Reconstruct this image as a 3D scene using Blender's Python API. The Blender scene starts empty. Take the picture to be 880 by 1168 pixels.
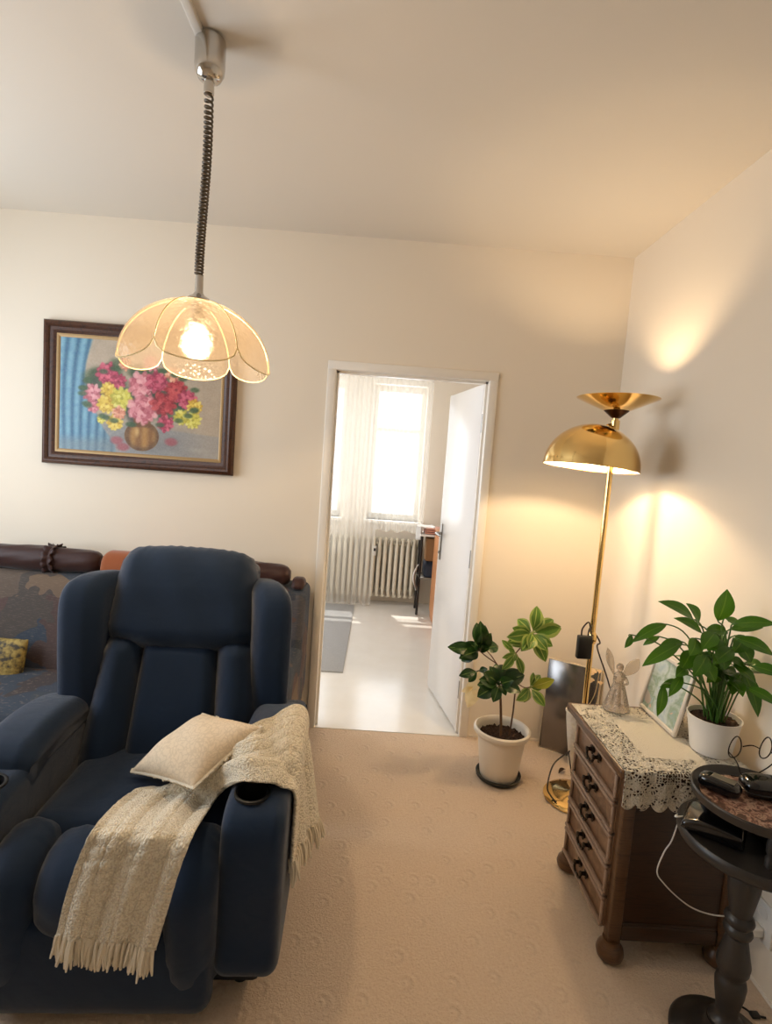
import bpy, bmesh, math, random
import numpy as np
from mathutils import Vector, Matrix
from mathutils.bvhtree import BVHTree
random.seed(7); np.random.seed(7)
PI=math.pi
SC=bpy.context.scene
COL=SC.collection
# ------------------------------------------------------------------ survey of the room
W=1.253      # right wall
D=2.929      # far wall
C=2.652      # ceiling
H=1.49839    # eye height
LW=-2.55     # left wall
FW=-2.3      # wall behind the camera
F_PX=620.0; YAW=.01854; PIT=.0896; ROL=.07182
def _basis():
    f=np.array([math.sin(YAW)*math.cos(PIT),math.cos(YAW)*math.cos(PIT),-math.sin(PIT)])
    r0=np.array([math.cos(YAW),-math.sin(YAW),0]); d0=np.cross(f,r0)
    return r0*math.cos(ROL)-d0*math.sin(ROL), d0*math.cos(ROL)+r0*math.sin(ROL), f
CR,CD,CF=_basis()
def at(px,py,x=None,y=None,z=None):
    """surveyed point: where the sight line meets a plane of the room"""
    v=(px-440)/F_PX*CR+(py-584)/F_PX*CD+CF
    t=y/v[1] if y is not None else (x/v[0] if x is not None else (z-H)/v[2])
    return Vector((t*v[0],t*v[1],H+t*v[2]))
cam=bpy.data.cameras.new('camera'); camo=bpy.data.objects.new('camera',cam); COL.objects.link(camo)
cam.sensor_fit='VERTICAL'; cam.sensor_height=36; cam.lens=36*F_PX/1168; cam.clip_start=.02
M=Matrix.Identity(4)
for i in range(3):
    M[i][0]=CR[i]; M[i][1]=-CD[i]; M[i][2]=-CF[i]
M[2][3]=H; camo.matrix_world=M; SC.camera=camo
# ------------------------------------------------------------------ materials
def srgb(r,g,b):
    f=lambda c:(c/255/12.92 if c/255<=.04045 else ((c/255+.055)/1.055)**2.4)
    return (f(r),f(g),f(b),1)
class NT:
    def __init__(s,name):
        s.m=bpy.data.materials.new(name); s.m.use_nodes=True; s.t=s.m.node_tree; s.n=s.t.nodes; s.l=s.t.links
        s.b=s.n['Principled BSDF']; s.out=s.n['Material Output']
    def new(s,t,**k):
        n=s.n.new(t)
        for a,v in k.items():
            if a in n.inputs.keys() if hasattr(n,'inputs') else False: n.inputs[a].default_value=v
            else: setattr(n,a,v)
        return n
    def lk(s,a,b): s.l.new(a,b)
    def coord(s,kind='Object',scale=(1,1,1),rot=(0,0,0)):
        tc=s.n.new('ShaderNodeTexCoord'); mp=s.n.new('ShaderNodeMapping'); mp.inputs['Scale'].default_value=scale; mp.inputs['Rotation'].default_value=rot
        s.lk(tc.outputs[kind],mp.inputs[0]); return mp.outputs[0]
    def noise(s,vec,scale,detail=4,rough=.55,dist=0):
        n=s.n.new('ShaderNodeTexNoise'); n.inputs['Scale'].default_value=scale; n.inputs['Detail'].default_value=detail; n.inputs['Roughness'].default_value=rough; n.inputs['Distortion'].default_value=dist
        if vec is not None: s.lk(vec,n.inputs['Vector'])
        return n
    def ramp(s,fac,stops):
        r=s.n.new('ShaderNodeValToRGB'); e=r.color_ramp.elements
        while len(e)<len(stops): e.new(.5)
        for q,(p,c) in zip(e,stops): q.position=p; q.color=c if len(c)==4 else (*c,1)
        s.lk(fac,r.inputs[0]); return r.outputs[0]
    def math(s,op,a,b=None,c=None):
        n=s.n.new('ShaderNodeMath'); n.operation=op
        for i,v in enumerate((a,b,c)):
            if v is None: continue
            if isinstance(v,(int,float)): n.inputs[i].default_value=v
            else: s.lk(v,n.inputs[i])
        return n.outputs[0]
    def mix(s,fac,a,b):
        n=s.n.new('ShaderNodeMix'); n.data_type='RGBA'
        for i,v in ((0,fac),(6,a),(7,b)):
            if isinstance(v,(int,float)): n.inputs[i].default_value=v
            elif isinstance(v,tuple): n.inputs[i].default_value=v
            else: s.lk(v,n.inputs[i])
        return n.outputs[2]
    def bump(s,h,strength=.3,dist=.01,normal=None):
        n=s.n.new('ShaderNodeBump'); n.inputs['Strength'].default_value=strength; n.inputs['Distance'].default_value=dist
        s.lk(h,n.inputs['Height'])
        if normal is not None: s.lk(normal,n.inputs['Normal'])
        s.lk(n.outputs[0],s.b.inputs['Normal']); return n.outputs[0]
    def set(s,col=None,rough=None,metal=None,spec=None,**k):
        if col is not None:
            if isinstance(col,tuple): s.b.inputs['Base Color'].default_value=col
            else: s.lk(col,s.b.inputs['Base Color'])
        if rough is not None: s.b.inputs['Roughness'].default_value=rough
        if metal is not None: s.b.inputs['Metallic'].default_value=metal
        if spec is not None: s.b.inputs['Specular IOR Level'].default_value=spec
        for a,v in k.items(): s.b.inputs[a].default_value=v
        return s
def plain(name,col,rough=.5,metal=0,spec=.5,nscale=40,namp=.08,bump=0,**k):
    t=NT(name); v=t.coord(); n=t.noise(v,nscale)
    c=t.mix(t.math('MULTIPLY',n.outputs['Fac'],namp*2),col,tuple(x*.7 for x in col[:3])+(1,))
    t.set(c,rough,metal,spec,**k)
    if bump: t.bump(n.outputs['Fac'],bump,.004)
    return t.m
def fabric(name,ca,cb,rough=.9,weave=900,bump=.25,sheen=.3,wr=True):
    t=NT(name); v=t.coord(); n=t.noise(v,5,3); n2=t.noise(v,weave,2); 
    c=t.mix(n.outputs['Fac'],ca,cb); c=t.mix(t.math('MULTIPLY',n2.outputs['Fac'],.35),c,(0,0,0,1))
    t.set(c,rough,0,.2); t.b.inputs['Sheen Weight'].default_value=sheen; t.b.inputs['Sheen Roughness'].default_value=.4
    h=n2.outputs['Fac']
    if wr:
        n3=t.noise(v,14,2,.5,1.2); h=t.math('ADD',t.math('MULTIPLY',n3.outputs['Fac'],3.),h)
    t.bump(h,bump,.004); return t.m
def wood(name,ca,cb,axis=(1,1,12),rough=.35,scale=9):
    t=NT(name); v=t.coord(scale=axis); n=t.noise(v,scale,6,.6,1.5)
    c=t.ramp(n.outputs['Fac'],[(.25,ca),(.5,cb),(.62,ca),(.8,cb)]); t.set(c,rough); t.bump(n.outputs['Fac'],.08,.003); return t.m
MT={}
def wallmat(name,col,sc=120,b=.06):
    t=NT(name); v=t.coord(); n=t.noise(v,sc,4,.6); n2=t.noise(v,.9,2)
    t.set(t.mix(t.math('MULTIPLY',n2.outputs['Fac'],.10),col,tuple(x*.8 for x in col[:3])+(1,)),.85,0,.2); t.bump(n.outputs['Fac'],b,.004); return t.m
MT['wall']=wallmat('cream_wall_paint',srgb(236,225,208))
MT['ceil']=wallmat('white_ceiling_paint',srgb(226,218,206),80,.04)
MT['kwall']=wallmat('kitchen_wall_paint',srgb(242,233,220))
MT['white']=plain('white_gloss_paint',srgb(238,232,222),.32,nscale=12,namp=.03)
MT['door']=plain('door_white_paint',srgb(240,238,236),.22,nscale=8,namp=.02)
# carpet: short pile with embossed little swirls
t=NT('beige_carpet'); v=t.coord()
n=t.noise(v,420,3,.7); n2=t.noise(v,2.5,3); n4=t.noise(v,125,4,.65,.6)
vo=t.n.new('ShaderNodeTexVoronoi'); vo.inputs['Scale'].default_value=7.2; t.lk(v,vo.inputs['Vector'])
lv=t.n.new('ShaderNodeVectorMath'); lv.operation='SUBTRACT'; t.lk(v,lv.inputs[0]); t.lk(vo.outputs['Position'],lv.inputs[1])
ls=t.n.new('ShaderNodeSeparateXYZ'); t.lk(lv.outputs[0],ls.inputs[0])
ang=t.math('ARCTAN2',ls.outputs[1],ls.outputs[0]); rad=t.math('POWER',t.math('ADD',t.math('POWER',ls.outputs[0],2),t.math('POWER',ls.outputs[1],2)),.5)
spi=t.math('SINE',t.math('ADD',t.math('MULTIPLY',rad,2*PI/.027),ang)); soft=t.ramp(rad,[(.028,(1,1,1)),(.052,(0,0,0))])
swirl=t.math('MULTIPLY',t.math('MULTIPLY',spi,soft),t.math('ADD',.6,t.math('MULTIPLY',t.math('SINE',t.math('ADD',ang,1.2)),.4)))
c=t.mix(n2.outputs['Fac'],srgb(240,216,190),srgb(248,228,206)); c=t.mix(t.ramp(n4.outputs['Fac'],[(.36,(.30,.30,.30)),(.60,(0,0,0))]),c,srgb(212,180,150)); c=t.mix(t.math('MULTIPLY',n.outputs['Fac'],.16),c,srgb(180,146,116))
c=t.mix(t.math('MULTIPLY',t.math('MAXIMUM',swirl,0),.10),c,srgb(246,230,212)); c=t.mix(t.math('MULTIPLY',t.math('MAXIMUM',t.math('MULTIPLY',swirl,-1),0),.14),c,srgb(170,144,122))
t.set(c,.97,0,.1); t.b.inputs['Sheen Weight'].default_value=.2
hh=t.math('ADD',t.math('MULTIPLY',n.outputs['Fac'],.5),t.math('MULTIPLY',swirl,.38)); hh=t.math('ADD',hh,t.math('MULTIPLY',n4.outputs['Fac'],1.6))
t.bump(hh,.8,.009); MT['carpet']=t.m
t=NT('pale_linoleum'); v=t.coord(); n=t.noise(v,6,5,.6)
t.set(t.mix(n.outputs['Fac'],srgb(226,222,214),srgb(238,236,232)),.16,0,.5); t.bump(t.noise(v,30).outputs['Fac'],.015,.004); MT['lino']=t.m
MT['navy']=fabric('navy_upholstery',srgb(21,38,61),srgb(28,50,78),.7,1200,.3,.3)
MT['navyd']=plain('dark_base_fabric',srgb(20,24,32),.9)
MT['plastic']=plain('black_plastic',srgb(18,18,19),.38)
MT['gloss']=plain('black_gloss_plastic',srgb(10,10,12),.12,spec=.6)
MT['blackw']=plain('black_painted_wood',srgb(42,38,35),.42,nscale=20,namp=.15,bump=.1)
MT['brass']=plain('polished_brass',srgb(240,206,138),.12,1.,nscale=5,namp=.03)
MT['brassd']=plain('dark_bronze_collar',srgb(70,48,36),.3,1.)
MT['chrome']=plain('brushed_chrome',srgb(200,196,190),.16,1.,namp=.03)
MT['steel']=plain('satin_steel',srgb(150,148,145),.3,1.)
MT['cord']=plain('taupe_cord',srgb(96,82,62),.5)
MT['cordb']=plain('dark_cable',srgb(40,26,20),.5)
MT['cordw']=plain('white_cable',srgb(226,224,218),.4)
MT['whitep']=plain('white_plastic',srgb(235,233,228),.35)
MT['ceramic']=plain('white_ceramic',srgb(236,233,228),.28,nscale=15,namp=.04)
MT['pot']=plain('cream_plastic_pot',srgb(236,226,210),.4,nscale=10,namp=.04)
MT['saucer']=plain('dark_green_saucer',srgb(40,42,38),.4)
t=NT('potting_soil'); v=t.coord(); n=t.noise(v,90,5,.7); t.set(t.ramp(n.outputs['Fac'],[(.3,srgb(28,18,12)),(.6,srgb(78,54,38)),(.8,srgb(120,92,66))]),.95); t.bump(n.outputs['Fac'],1,.012); MT['soil']=t.m
MT['wood']=wood('walnut_stain',srgb(66,44,28),srgb(94,66,42))
MT['woodx']=wood('walnut_drawer_front',srgb(100,74,54),srgb(128,98,74),(12,1,1),.38)
MT['woodl']=wood('pale_wood_lip',srgb(124,100,82),srgb(154,130,112),(12,1,1),.4)  # paler, greyer brown for the drawer lips
MT['woodd']=wood('dark_side_panel',srgb(46,29,18),srgb(62,39,24))
MT['frame']=wood('picture_frame_wood',srgb(50,27,16),srgb(80,46,27),(3,3,3),.42,14)
MT['gilt']=plain('gilt_liner',srgb(170,138,92),.45,.3,nscale=80,namp=.3,bump=.2)
MT['bronze']=plain('aged_bronze',srgb(50,40,30),.4,.8,nscale=60,namp=.3)
MT['rad']=plain('cream_radiator_enamel',srgb(232,224,205),.35,nscale=10,namp=.03)
MT['owood']=wood('honey_wood',srgb(196,130,82),srgb(214,152,104),(2,2,8),.4)
MT['roll']=fabric('brown_satin',srgb(58,38,36),srgb(72,48,44),.45,300,.15,.2)
MT['orange']=fabric('rust_velvet',srgb(150,84,50),srgb(170,98,60),.8,500,.2,.4)
def leafmat(name,dark,light,vein,rough=.3,var=.0):
    t=NT(name); uv=t.n.new('ShaderNodeTexCoord'); sp=t.n.new('ShaderNodeSeparateXYZ'); t.lk(uv.outputs['UV'],sp.inputs[0])
    a=t.math('ABSOLUTE',t.math('SUBTRACT',sp.outputs[0],.5))
    v=t.coord(); n=t.noise(v,22,3); n2=t.noise(v,8,2)
    c=t.mix(n2.outputs['Fac'],dark,light)
    if var>0:
        edge=t.math('GREATER_THAN',t.math('ADD',a,t.math('MULTIPLY',n.outputs['Fac'],.25)),.56-var); c=t.mix(t.math('MULTIPLY',edge,.5),c,vein)
    side=t.math('SINE',t.math('ADD',t.math('MULTIPLY',sp.outputs[1],60),t.math('MULTIPLY',a,-50)))
    c=t.mix(t.math('MULTIPLY',t.math('GREATER_THAN',side,.9),.18),c,vein)
    mid=t.math('LESS_THAN',a,.035); c=t.mix(t.math('MULTIPLY',mid,.65),c,vein)
    t.set(c,rough,0,.5); t.bump(t.math('ADD',side,t.math('MULTIPLY',mid,-3)),.12,.002)
    t.b.inputs['Transmission Weight'].default_value=0
    tr=t.n.new('ShaderNodeBsdfTranslucent'); t.lk(c,tr.inputs[0]); mx=t.n.new('ShaderNodeMixShader'); mx.inputs[0].default_value=.30
    t.lk(t.b.outputs[0],mx.inputs[1]); t.lk(tr.outputs[0],mx.inputs[2]); t.lk(mx.outputs[0],t.out.inputs[0]); return t.m
MT['leaf_d']=leafmat('dark_variegated_leaf',srgb(18,46,20),srgb(40,76,30),srgb(120,145,75),.22,.0)
MT['leaf_v']=leafmat('light_variegated_leaf',srgb(52,96,30),srgb(92,130,44),srgb(190,200,110),.35,.1)
MT['leaf_y']=leafmat('yellowing_leaf',srgb(120,140,40),srgb(176,172,60),srgb(214,204,110),.4)
MT['leaf_l']=leafmat('peace_lily_leaf',srgb(40,88,12),srgb(78,126,24),srgb(104,140,44),.3)
MT['stem']=plain('green_stem',srgb(70,110,40),.45)
MT['bark']=plain('brown_stem',srgb(110,78,52),.7,nscale=90,namp=.3,bump=.3)
def thin(name,col,tl=.5,tp=.3,rough=.5,scale=40):
    t=NT(name); v=t.coord(); n=t.noise(v,scale); c=t.mix(n.outputs['Fac'],col,tuple(min(1,x*1.1) for x in col[:3])+(1,))
    t.set(c,rough); tr=t.n.new('ShaderNodeBsdfTranslucent'); t.lk(c,tr.inputs[0]); tp_=t.n.new('ShaderNodeBsdfTransparent')
    m1=t.n.new('ShaderNodeMixShader'); m1.inputs[0].default_value=tl; m2=t.n.new('ShaderNodeMixShader'); m2.inputs[0].default_value=tp
    t.lk(t.b.outputs[0],m1.inputs[1]); t.lk(tr.outputs[0],m1.inputs[2]); t.lk(m1.outputs[0],m2.inputs[1]); t.lk(tp_.outputs[0],m2.inputs[2]); t.lk(m2.outputs[0],t.out.inputs[0]); return t.m
MT['sheer']=thin('sheer_voile',srgb(250,246,238),.35,.62)
MT['dry']=thin('withered_leaf',srgb(244,226,178),.5,.1)
# ------------------------------------------------------------------ mesh tools
BASE={}
def put(name,verts,faces,mat,parent=None,loc=None,smooth=True,uv=None,mats=None,midx=None):
    """one mesh object; verts in room coordinates; loc = its base (top-level) or inherited from the parent"""
    me=bpy.data.meshes.new(name)
    if parent is not None: off=BASE[parent.name]
    else: off=Vector(loc) if loc is not None else Vector((sum(v[0] for v in verts)/len(verts),sum(v[1] for v in verts)/len(verts),min(v[2] for v in verts)))
    me.from_pydata([(v[0]-off[0],v[1]-off[1],v[2]-off[2]) for v in verts],[],faces)
    me.materials.append(MT[mat] if isinstance(mat,str) else mat)
    for m in (mats or []): me.materials.append(MT[m])
    if midx:
        for p,i in zip(me.polygons,midx): p.material_index=i
    if uv:
        l=me.uv_layers.new(name='UVMap')
        for p in me.polygons:
            for li in p.loop_indices: l.data[li].uv=uv[me.loops[li].vertex_index]
    bm=bmesh.new(); bm.from_mesh(me); bmesh.ops.recalc_face_normals(bm,faces=bm.faces); bm.to_mesh(me); bm.free()
    if smooth:
        me.polygons.foreach_set('use_smooth',[True]*len(me.polygons)); me.set_sharp_from_angle(angle=math.radians(48))
    o=bpy.data.objects.new(name,me); COL.objects.link(o)
    if parent is not None: o.parent=parent
    else: o.location=off
    BASE[o.name]=Vector(off); return o
def thing(name,loc,label,cat,group=None):
    o=bpy.data.objects.new(name,None); o.empty_display_size=.05; COL.objects.link(o); o.location=loc; BASE[o.name]=Vector(loc)
    return tag(o,label,cat,group)
def tag(o,label,cat,group=None,kind=None):
    o['label']=label; o['category']=cat
    if group: o['group']=group
    if kind: o['kind']=kind
    return o
def struct(o):
    o['kind']='structure'; return o
class G:
    """collects geometry of one part"""
    def __init__(s): s.v=[]; s.f=[]; s.uv=[]
    def add(s,v,f,uv=None):
        n=len(s.v); s.v+= [Vector(x) for x in v]; s.f+=[tuple(i+n for i in q) for q in f]; s.uv+= uv if uv else [(0,0)]*len(v); return s
    def put(s,name,mat,parent=None,loc=None,smooth=True,uv=False): return put(name,s.v,s.f,mat,parent,loc,smooth,s.uv if uv else None)
def box(x0,x1,y0,y1,z0,z1,b=0,seg=2):
    bm=bmesh.new(); bmesh.ops.create_cube(bm,size=1)
    for v in bm.verts: v.co=Vector(((x0+x1)/2+v.co.x*(x1-x0),(y0+y1)/2+v.co.y*(y1-y0),(z0+z1)/2+v.co.z*(z1-z0)))
    if b: bmesh.ops.bevel(bm,geom=bm.edges[:],offset=b,segments=seg,profile=.5,affect='EDGES')
    bm.verts.index_update(); r=([v.co.copy() for v in bm.verts],[tuple(v.index for v in f.verts) for f in bm.faces]); bm.free(); return r
def xf(vf,mat): return ([mat@Vector(v) for v in vf[0]],)+tuple(vf[1:])
def lathe(c,prof,seg=32,axis=None,closed=False):
    """prof = [(radius,height)] turned about the vertical through c"""
    v=[];f=[]
    for r,z in prof:
        for k in range(seg):
            a=2*PI*k/seg; v.append(Vector((r*math.cos(a),r*math.sin(a),z)))
    n=len(prof)
    for i in range(n-1 if not closed else n):
        for k in range(seg):
            a=i*seg+k; b=i*seg+(k+1)%seg; j=(i+1)%n; f.append((a,b,j*seg+(k+1)%seg,j*seg+k))
    if not closed:
        if prof[0][0]>1e-5: f.append(tuple(range(seg))[::-1])
        if prof[-1][0]>1e-5: f.append(tuple((n-1)*seg+k for k in range(seg)))
    m=Matrix.Translation(Vector(c)) @ (axis if axis is not None else Matrix.Identity(4))
    return [m@q for q in v],f
def spline(pts,n):
    """Catmull-Rom through pts, n samples per span"""
    P=[Vector(p) for p in pts]; out=[]
    for i in range(len(P)-1):
        p0=P[max(i-1,0)];p1=P[i];p2=P[i+1];p3=P[min(i+2,len(P)-1)]
        for k in range(n):
            t=k/n; out.append(.5*((2*p1)+(p2-p0)*t+(2*p0-5*p1+4*p2-p3)*t*t+(3*p1-p0-3*p2+p3)*t**3))
    out.append(P[-1].copy()); return out
def tube(path,r,seg=8,cap=True):
    P=[Vector(p) for p in path]; n=len(P); R=r if isinstance(r,(list,tuple)) else [r]*n
    v=[];f=[]; t0=(P[1]-P[0]).normalized(); u=t0.orthogonal().normalized()
    for i in range(n):
        t=(P[min(i+1,n-1)]-P[max(i-1,0)]).normalized(); u=(u-t*u.dot(t)); u=u.normalized() if u.length>1e-6 else t.orthogonal().normalized(); w=t.cross(u)
        for k in range(seg):
            a=2*PI*k/seg; v.append(P[i]+(u*math.cos(a)+w*math.sin(a))*R[i])
    for i in range(n-1):
        for k in range(seg):
            f.append((i*seg+k,i*seg+(k+1)%seg,(i+1)*seg+(k+1)%seg,(i+1)*seg+k))
    if cap: f.append(tuple(range(seg))[::-1]); f.append(tuple((n-1)*seg+k for k in range(seg)))
    return v,f
def grid(fn,nu,nv,us=None,vs=None):
    us=us or [i/nu for i in range(nu+1)]; vs=vs or [j/nv for j in range(nv+1)]
    v=[];f=[];uv=[]
    for b in vs:
        for a in us: v.append(Vector(fn(a,b))); uv.append((a,b))
    k=len(us)
    for j in range(len(vs)-1):
        for i in range(k-1): f.append((j*k+i,j*k+i+1,(j+1)*k+i+1,(j+1)*k+i))
    return v,f,uv
def ease(n): return [(1-math.cos(PI*i/n))/2 for i in range(n+1)]
def pad(P,N,Hh,Lu,Lv,r,nu=26,nv=26,tb=.01,crown=.0,wr=.0,corner=.06,seed=0,soft=1.0):
    """soft upholstered pad: rounded edges of radius r over base patch P(u,v) with outward normal N(u,v)"""
    us,vs=ease(nu),ease(nv); rnd=random.Random(seed); ph=[rnd.uniform(0,6) for _ in range(6)]
    def sq(u,v):
        U,V=2*u-1,2*v-1; return ((U*(1-corner*V**6)+1)/2,(V*(1-corner*U**6)+1)/2)
    def pr(d): d=min(max(d/r,0),1); return math.sqrt(max(0,1-(1-d)**2))**soft
    fr=[];bk=[]
    for v in vs:
        for u in us:
            uu,vv=sq(u,v); p=Vector(P(uu,vv)); n=Vector(N(uu,vv)) if callable(N) else Vector(N)
            du=min(u,1-u)*Lu; dv=min(v,1-v)*Lv
            h=Hh*pr(du)*pr(dv)+crown*16*u*(1-u)*v*(1-v)
            if wr:
                eg=math.exp(-min(du,dv)/.035)*min(1,min(du,dv)/.012)
                h+=wr*eg*(math.sin(u*Lu*160+ph[0]+3*math.sin(v*9+ph[1]))*(1 if dv<du else .25)+math.sin(v*Lv*150+ph[2]+3*math.sin(u*8+ph[3]))*(1 if du<=dv else .25))
                h+=wr*.5*math.sin(u*Lu*40+ph[4]+v*Lv*22)*pr(du)*pr(dv)
            fr.append(p+n*h); bk.append(p-n*tb)
    k=nu+1;m=nv+1;f=[]
    for j in range(nv):
        for i in range(nu):
            a=j*k+i; f.append((a,a+1,a+k+1,a+k)); a+=k*m; f.append((a,a+k,a+k+1,a+1))
    bd=[i for i in range(k)]+[j*k+nu for j in range(1,m)]+[nv*k+i for i in range(nu-1,-1,-1)]+[j*k for j in range(nv-1,0,-1)]
    for q in range(len(bd)):
        a,b=bd[q],bd[(q+1)%len(bd)]; f.append((b,a,a+k*m,b+k*m))
    return fr+bk,f
def slab(prof,x0,x1,r,seg=6,mp=lambda x,y,z:(x,y,z)):
    """closed side outline prof [(y,z)] drawn out from x0 to x1 with soft rounded rims of radius r"""
    P=[Vector((a,b,0)) for a,b in prof]; n=len(P)
    area=sum(P[i].x*P[(i+1)%n].y-P[(i+1)%n].x*P[i].y for i in range(n)); sg=1 if area>0 else -1
    nr=[]
    for i in range(n):
        t=(P[(i+1)%n]-P[i-1]).normalized(); nr.append(Vector((-t.y,t.x,0))*sg)
    rings=[]
    for k in range(seg+1):
        a=PI/2*k/seg; rings.append((x0+r*(1-math.sin(a)) if False else x0+r*(1-math.cos(PI/2-a)) if False else x0+r*(1-math.cos(a)),r*(1-math.sin(a))))
    rings=[(x0+r*(1-math.cos(PI/2*k/seg)),r*(1-math.sin(PI/2*k/seg))) for k in range(seg+1)]
    rings+=[(x0+x1-x,d) for x,d in rings[::-1]]
    v=[];f=[]
    for x,d in rings:
        for i in range(n):
            q=P[i]+nr[i]*d; v.append(Vector(mp(x,q.x,q.y)))
    R=len(rings)
    for j in range(R-1):
        for i in range(n): f.append((j*n+i,j*n+(i+1)%n,(j+1)*n+(i+1)%n,(j+1)*n+i))
    cx=sum(p.x for p in P)/n; cy=sum(p.y for p in P)/n
    for j,x in ((0,x0),(R-1,x1)):
        v.append(Vector(mp(x,cx,cy))); c=len(v)-1
        for i in range(n): f.append((j*n+i,j*n+(i+1)%n,c))
    return v,f
def smooth_loop(pts,n=5):
    P=[Vector((a,b,0)) for a,b in pts]; m=len(P); out=[]
    for i in range(m):
        p0,p1,p2,p3=P[i-1],P[i],P[(i+1)%m],P[(i+2)%m]
        for k in range(n):
            t=k/n; q=.5*((2*p1)+(p2-p0)*t+(2*p0-5*p1+4*p2-p3)*t*t+(3*p1-p0-3*p2+p3)*t**3); out.append((q.x,q.y))
    return out
def leaf(base,tip,up,width,droop=.0,fold=.25,nl=9,shape=.45,twist=0,wave=0):
    """pointed leaf blade from base to tip, 'up' = direction its face looks"""
    base=Vector(base); tip=Vector(tip); d=tip-base; L=d.length; d.normalize(); up=Vector(up); s=d.cross(up)
    if s.length<1e-4: s=d.orthogonal()
    s.normalize(); n=s.cross(d).normalized()
    v=[];f=[];uv=[]
    for i in range(nl+1):
        t=i/nl; w=width/2*(math.sin(PI*t**(math.log(.5)/math.log(shape)))**.85 if 0<t<1 else (0.06 if t==0 else 0)); w=max(w,.0006)
        c=base+d*L*t+n*(droop*L*(4*t*(1-t)))
        for k in range(5):
            a=(k-2)/2; z=abs(a)*w*fold+ (wave*w*math.sin(t*16+k) if wave else 0)
            v.append(c+s*a*w+n*z); uv.append((k/4,t))
    for i in range(nl):
        for k in range(4): q=i*5+k; f.append((q,q+1,q+6,q+5))
    return v,f,uv
P_PEND,P_UP,P_DOWN,P_LEFT,P_K1,P_K2,P_K3,P_SUN,P_SKY,EXPO=18,14,21,37,6,10,20,3,1.2,0.32
SUN_DIR=(.35,-.98,-1.9)
# ================================================================== THE ROOM SHELL
DX0,DX1,DH=-.2596,.5524,1.97; KY0,KY1=3.03,5.85; KX0,KX1=-2.3,1.35
def sbox(name,mat,*a,b=0): return struct(put(name,*box(*a,b=b),mat,smooth=b>0))
v,f,uv=grid(lambda a,b:(LW+(W-LW)*a,FW+(D-FW)*b,0),8,10)
struct(put('floor',v,f,'carpet',loc=(0,0,0)))
struct(put('floor_kitchen',*grid(lambda a,b:(KX0+(KX1-KX0)*a,D+(KY1-D)*b,-.004),6,6)[:2],'lino',loc=(0,0,-.004)))
sbox('ceiling','ceil',LW-.2,W+.2,FW-.2,D+.1,C,C+.12)
g=G()
for a in ((LW-.2,DX0-.045,D,KY0,0,C),(DX1+.045,KX1+.2,D,KY0,0,C),(DX0-.045,DX1+.045,D,KY0,DH+.045,C)): g.add(*box(*a))
struct(g.put('wall_far','wall',smooth=False,loc=(0,D,0)))
sbox('wall_right','wall',W,W+.2,FW-.2,D,0,C)
sbox('wall_front','wall',LW-.2,W+.2,FW-.2,FW,0,C)
# left wall with a window
WY0,WY1,WZ0,WZ1=.75,2.45,.85,2.25
g=G()
for a in ((LW-.25,LW,FW-.2,WY0,0,C),(LW-.25,LW,WY1,D+.1,0,C),(LW-.25,LW,WY0,WY1,0,WZ0),(LW-.25,LW,WY0,WY1,WZ1,C)): g.add(*box(*a))
struct(g.put('wall_left','wall',smooth=False,loc=(LW,0,0)))
def window(name,frames,panes,loc):
    e=put(name,*sum_boxes(frames),'white',loc=loc,smooth=False); struct(e)
    return e
def sum_boxes(bs):
    g=G()
    for b in bs: g.add(*box(*b))
    return g.v,g.f
x=LW-.14
window('window_3',[(x,x+.07,WY0,WY0+.07,WZ0,WZ1),(x,x+.07,WY1-.07,WY1,WZ0,WZ1),(x,x+.07,(WY0+WY1)/2-.06,(WY0+WY1)/2+.06,WZ0,WZ1),(x,x+.07,WY0,WY1,WZ0,WZ0+.07),(x,x+.07,WY0,WY1,WZ1-.07,WZ1),(LW-.05,LW+.12,WY0-.05,WY1+.05,WZ0-.03,WZ0)],None,(LW,.6,WZ0))
sbox('sun_block_slab','kwall',LW-1.6,LW-.25,-.5,3.6,2.4,2.5)  # unseen slab added to keep the sun out of the left window
# skirting
sbox('baseboard_right','white',W-.004,W,FW,D,0,.012)
sbox('baseboard_far','wall',LW,DX0-.06,D-.004,D,0,.012)
sbox('trim_3','wall',DX1+.06,W-.005,D-.004,D,0,.012)
# door frame in the far wall
g=G(); cw=.045
for s,(x0,x1) in ((0,(DX0-cw,DX0)),(1,(DX1,DX1+cw))):
    g.add(*box(x0,x1,D-.012,KY0+.012,0,DH+cw,b=.004)); 
    xi=(DX0-.0,DX0+.012) if s==0 else (DX1-.012,DX1); g.add(*box(xi[0],xi[1],D+.035,KY0-.03,0,DH))
g.add(*box(DX0-cw,DX1+cw,D-.0125,KY0+.0125,DH,DH+cw,b=.004)); g.add(*box(DX0,DX1,D+.035,KY0-.03,DH-.012,DH))
struct(g.put('trim_1','white',loc=((DX0+DX1)/2,D,0)))
sbox('trim_4','lino',DX0,DX1,D-.006,D+.02,-.003,.003)
# cable duct on the ceiling leading to the pendant lamp
a=at(228,41,z=C); 
g=G(); y1=1.645; g.add(*box(-.593,-.567,FW+.3,y1,C-.014,C,b=.003)); struct(g.put('trim_2','ceil',loc=(-.58,0,C-.014)))
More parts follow.
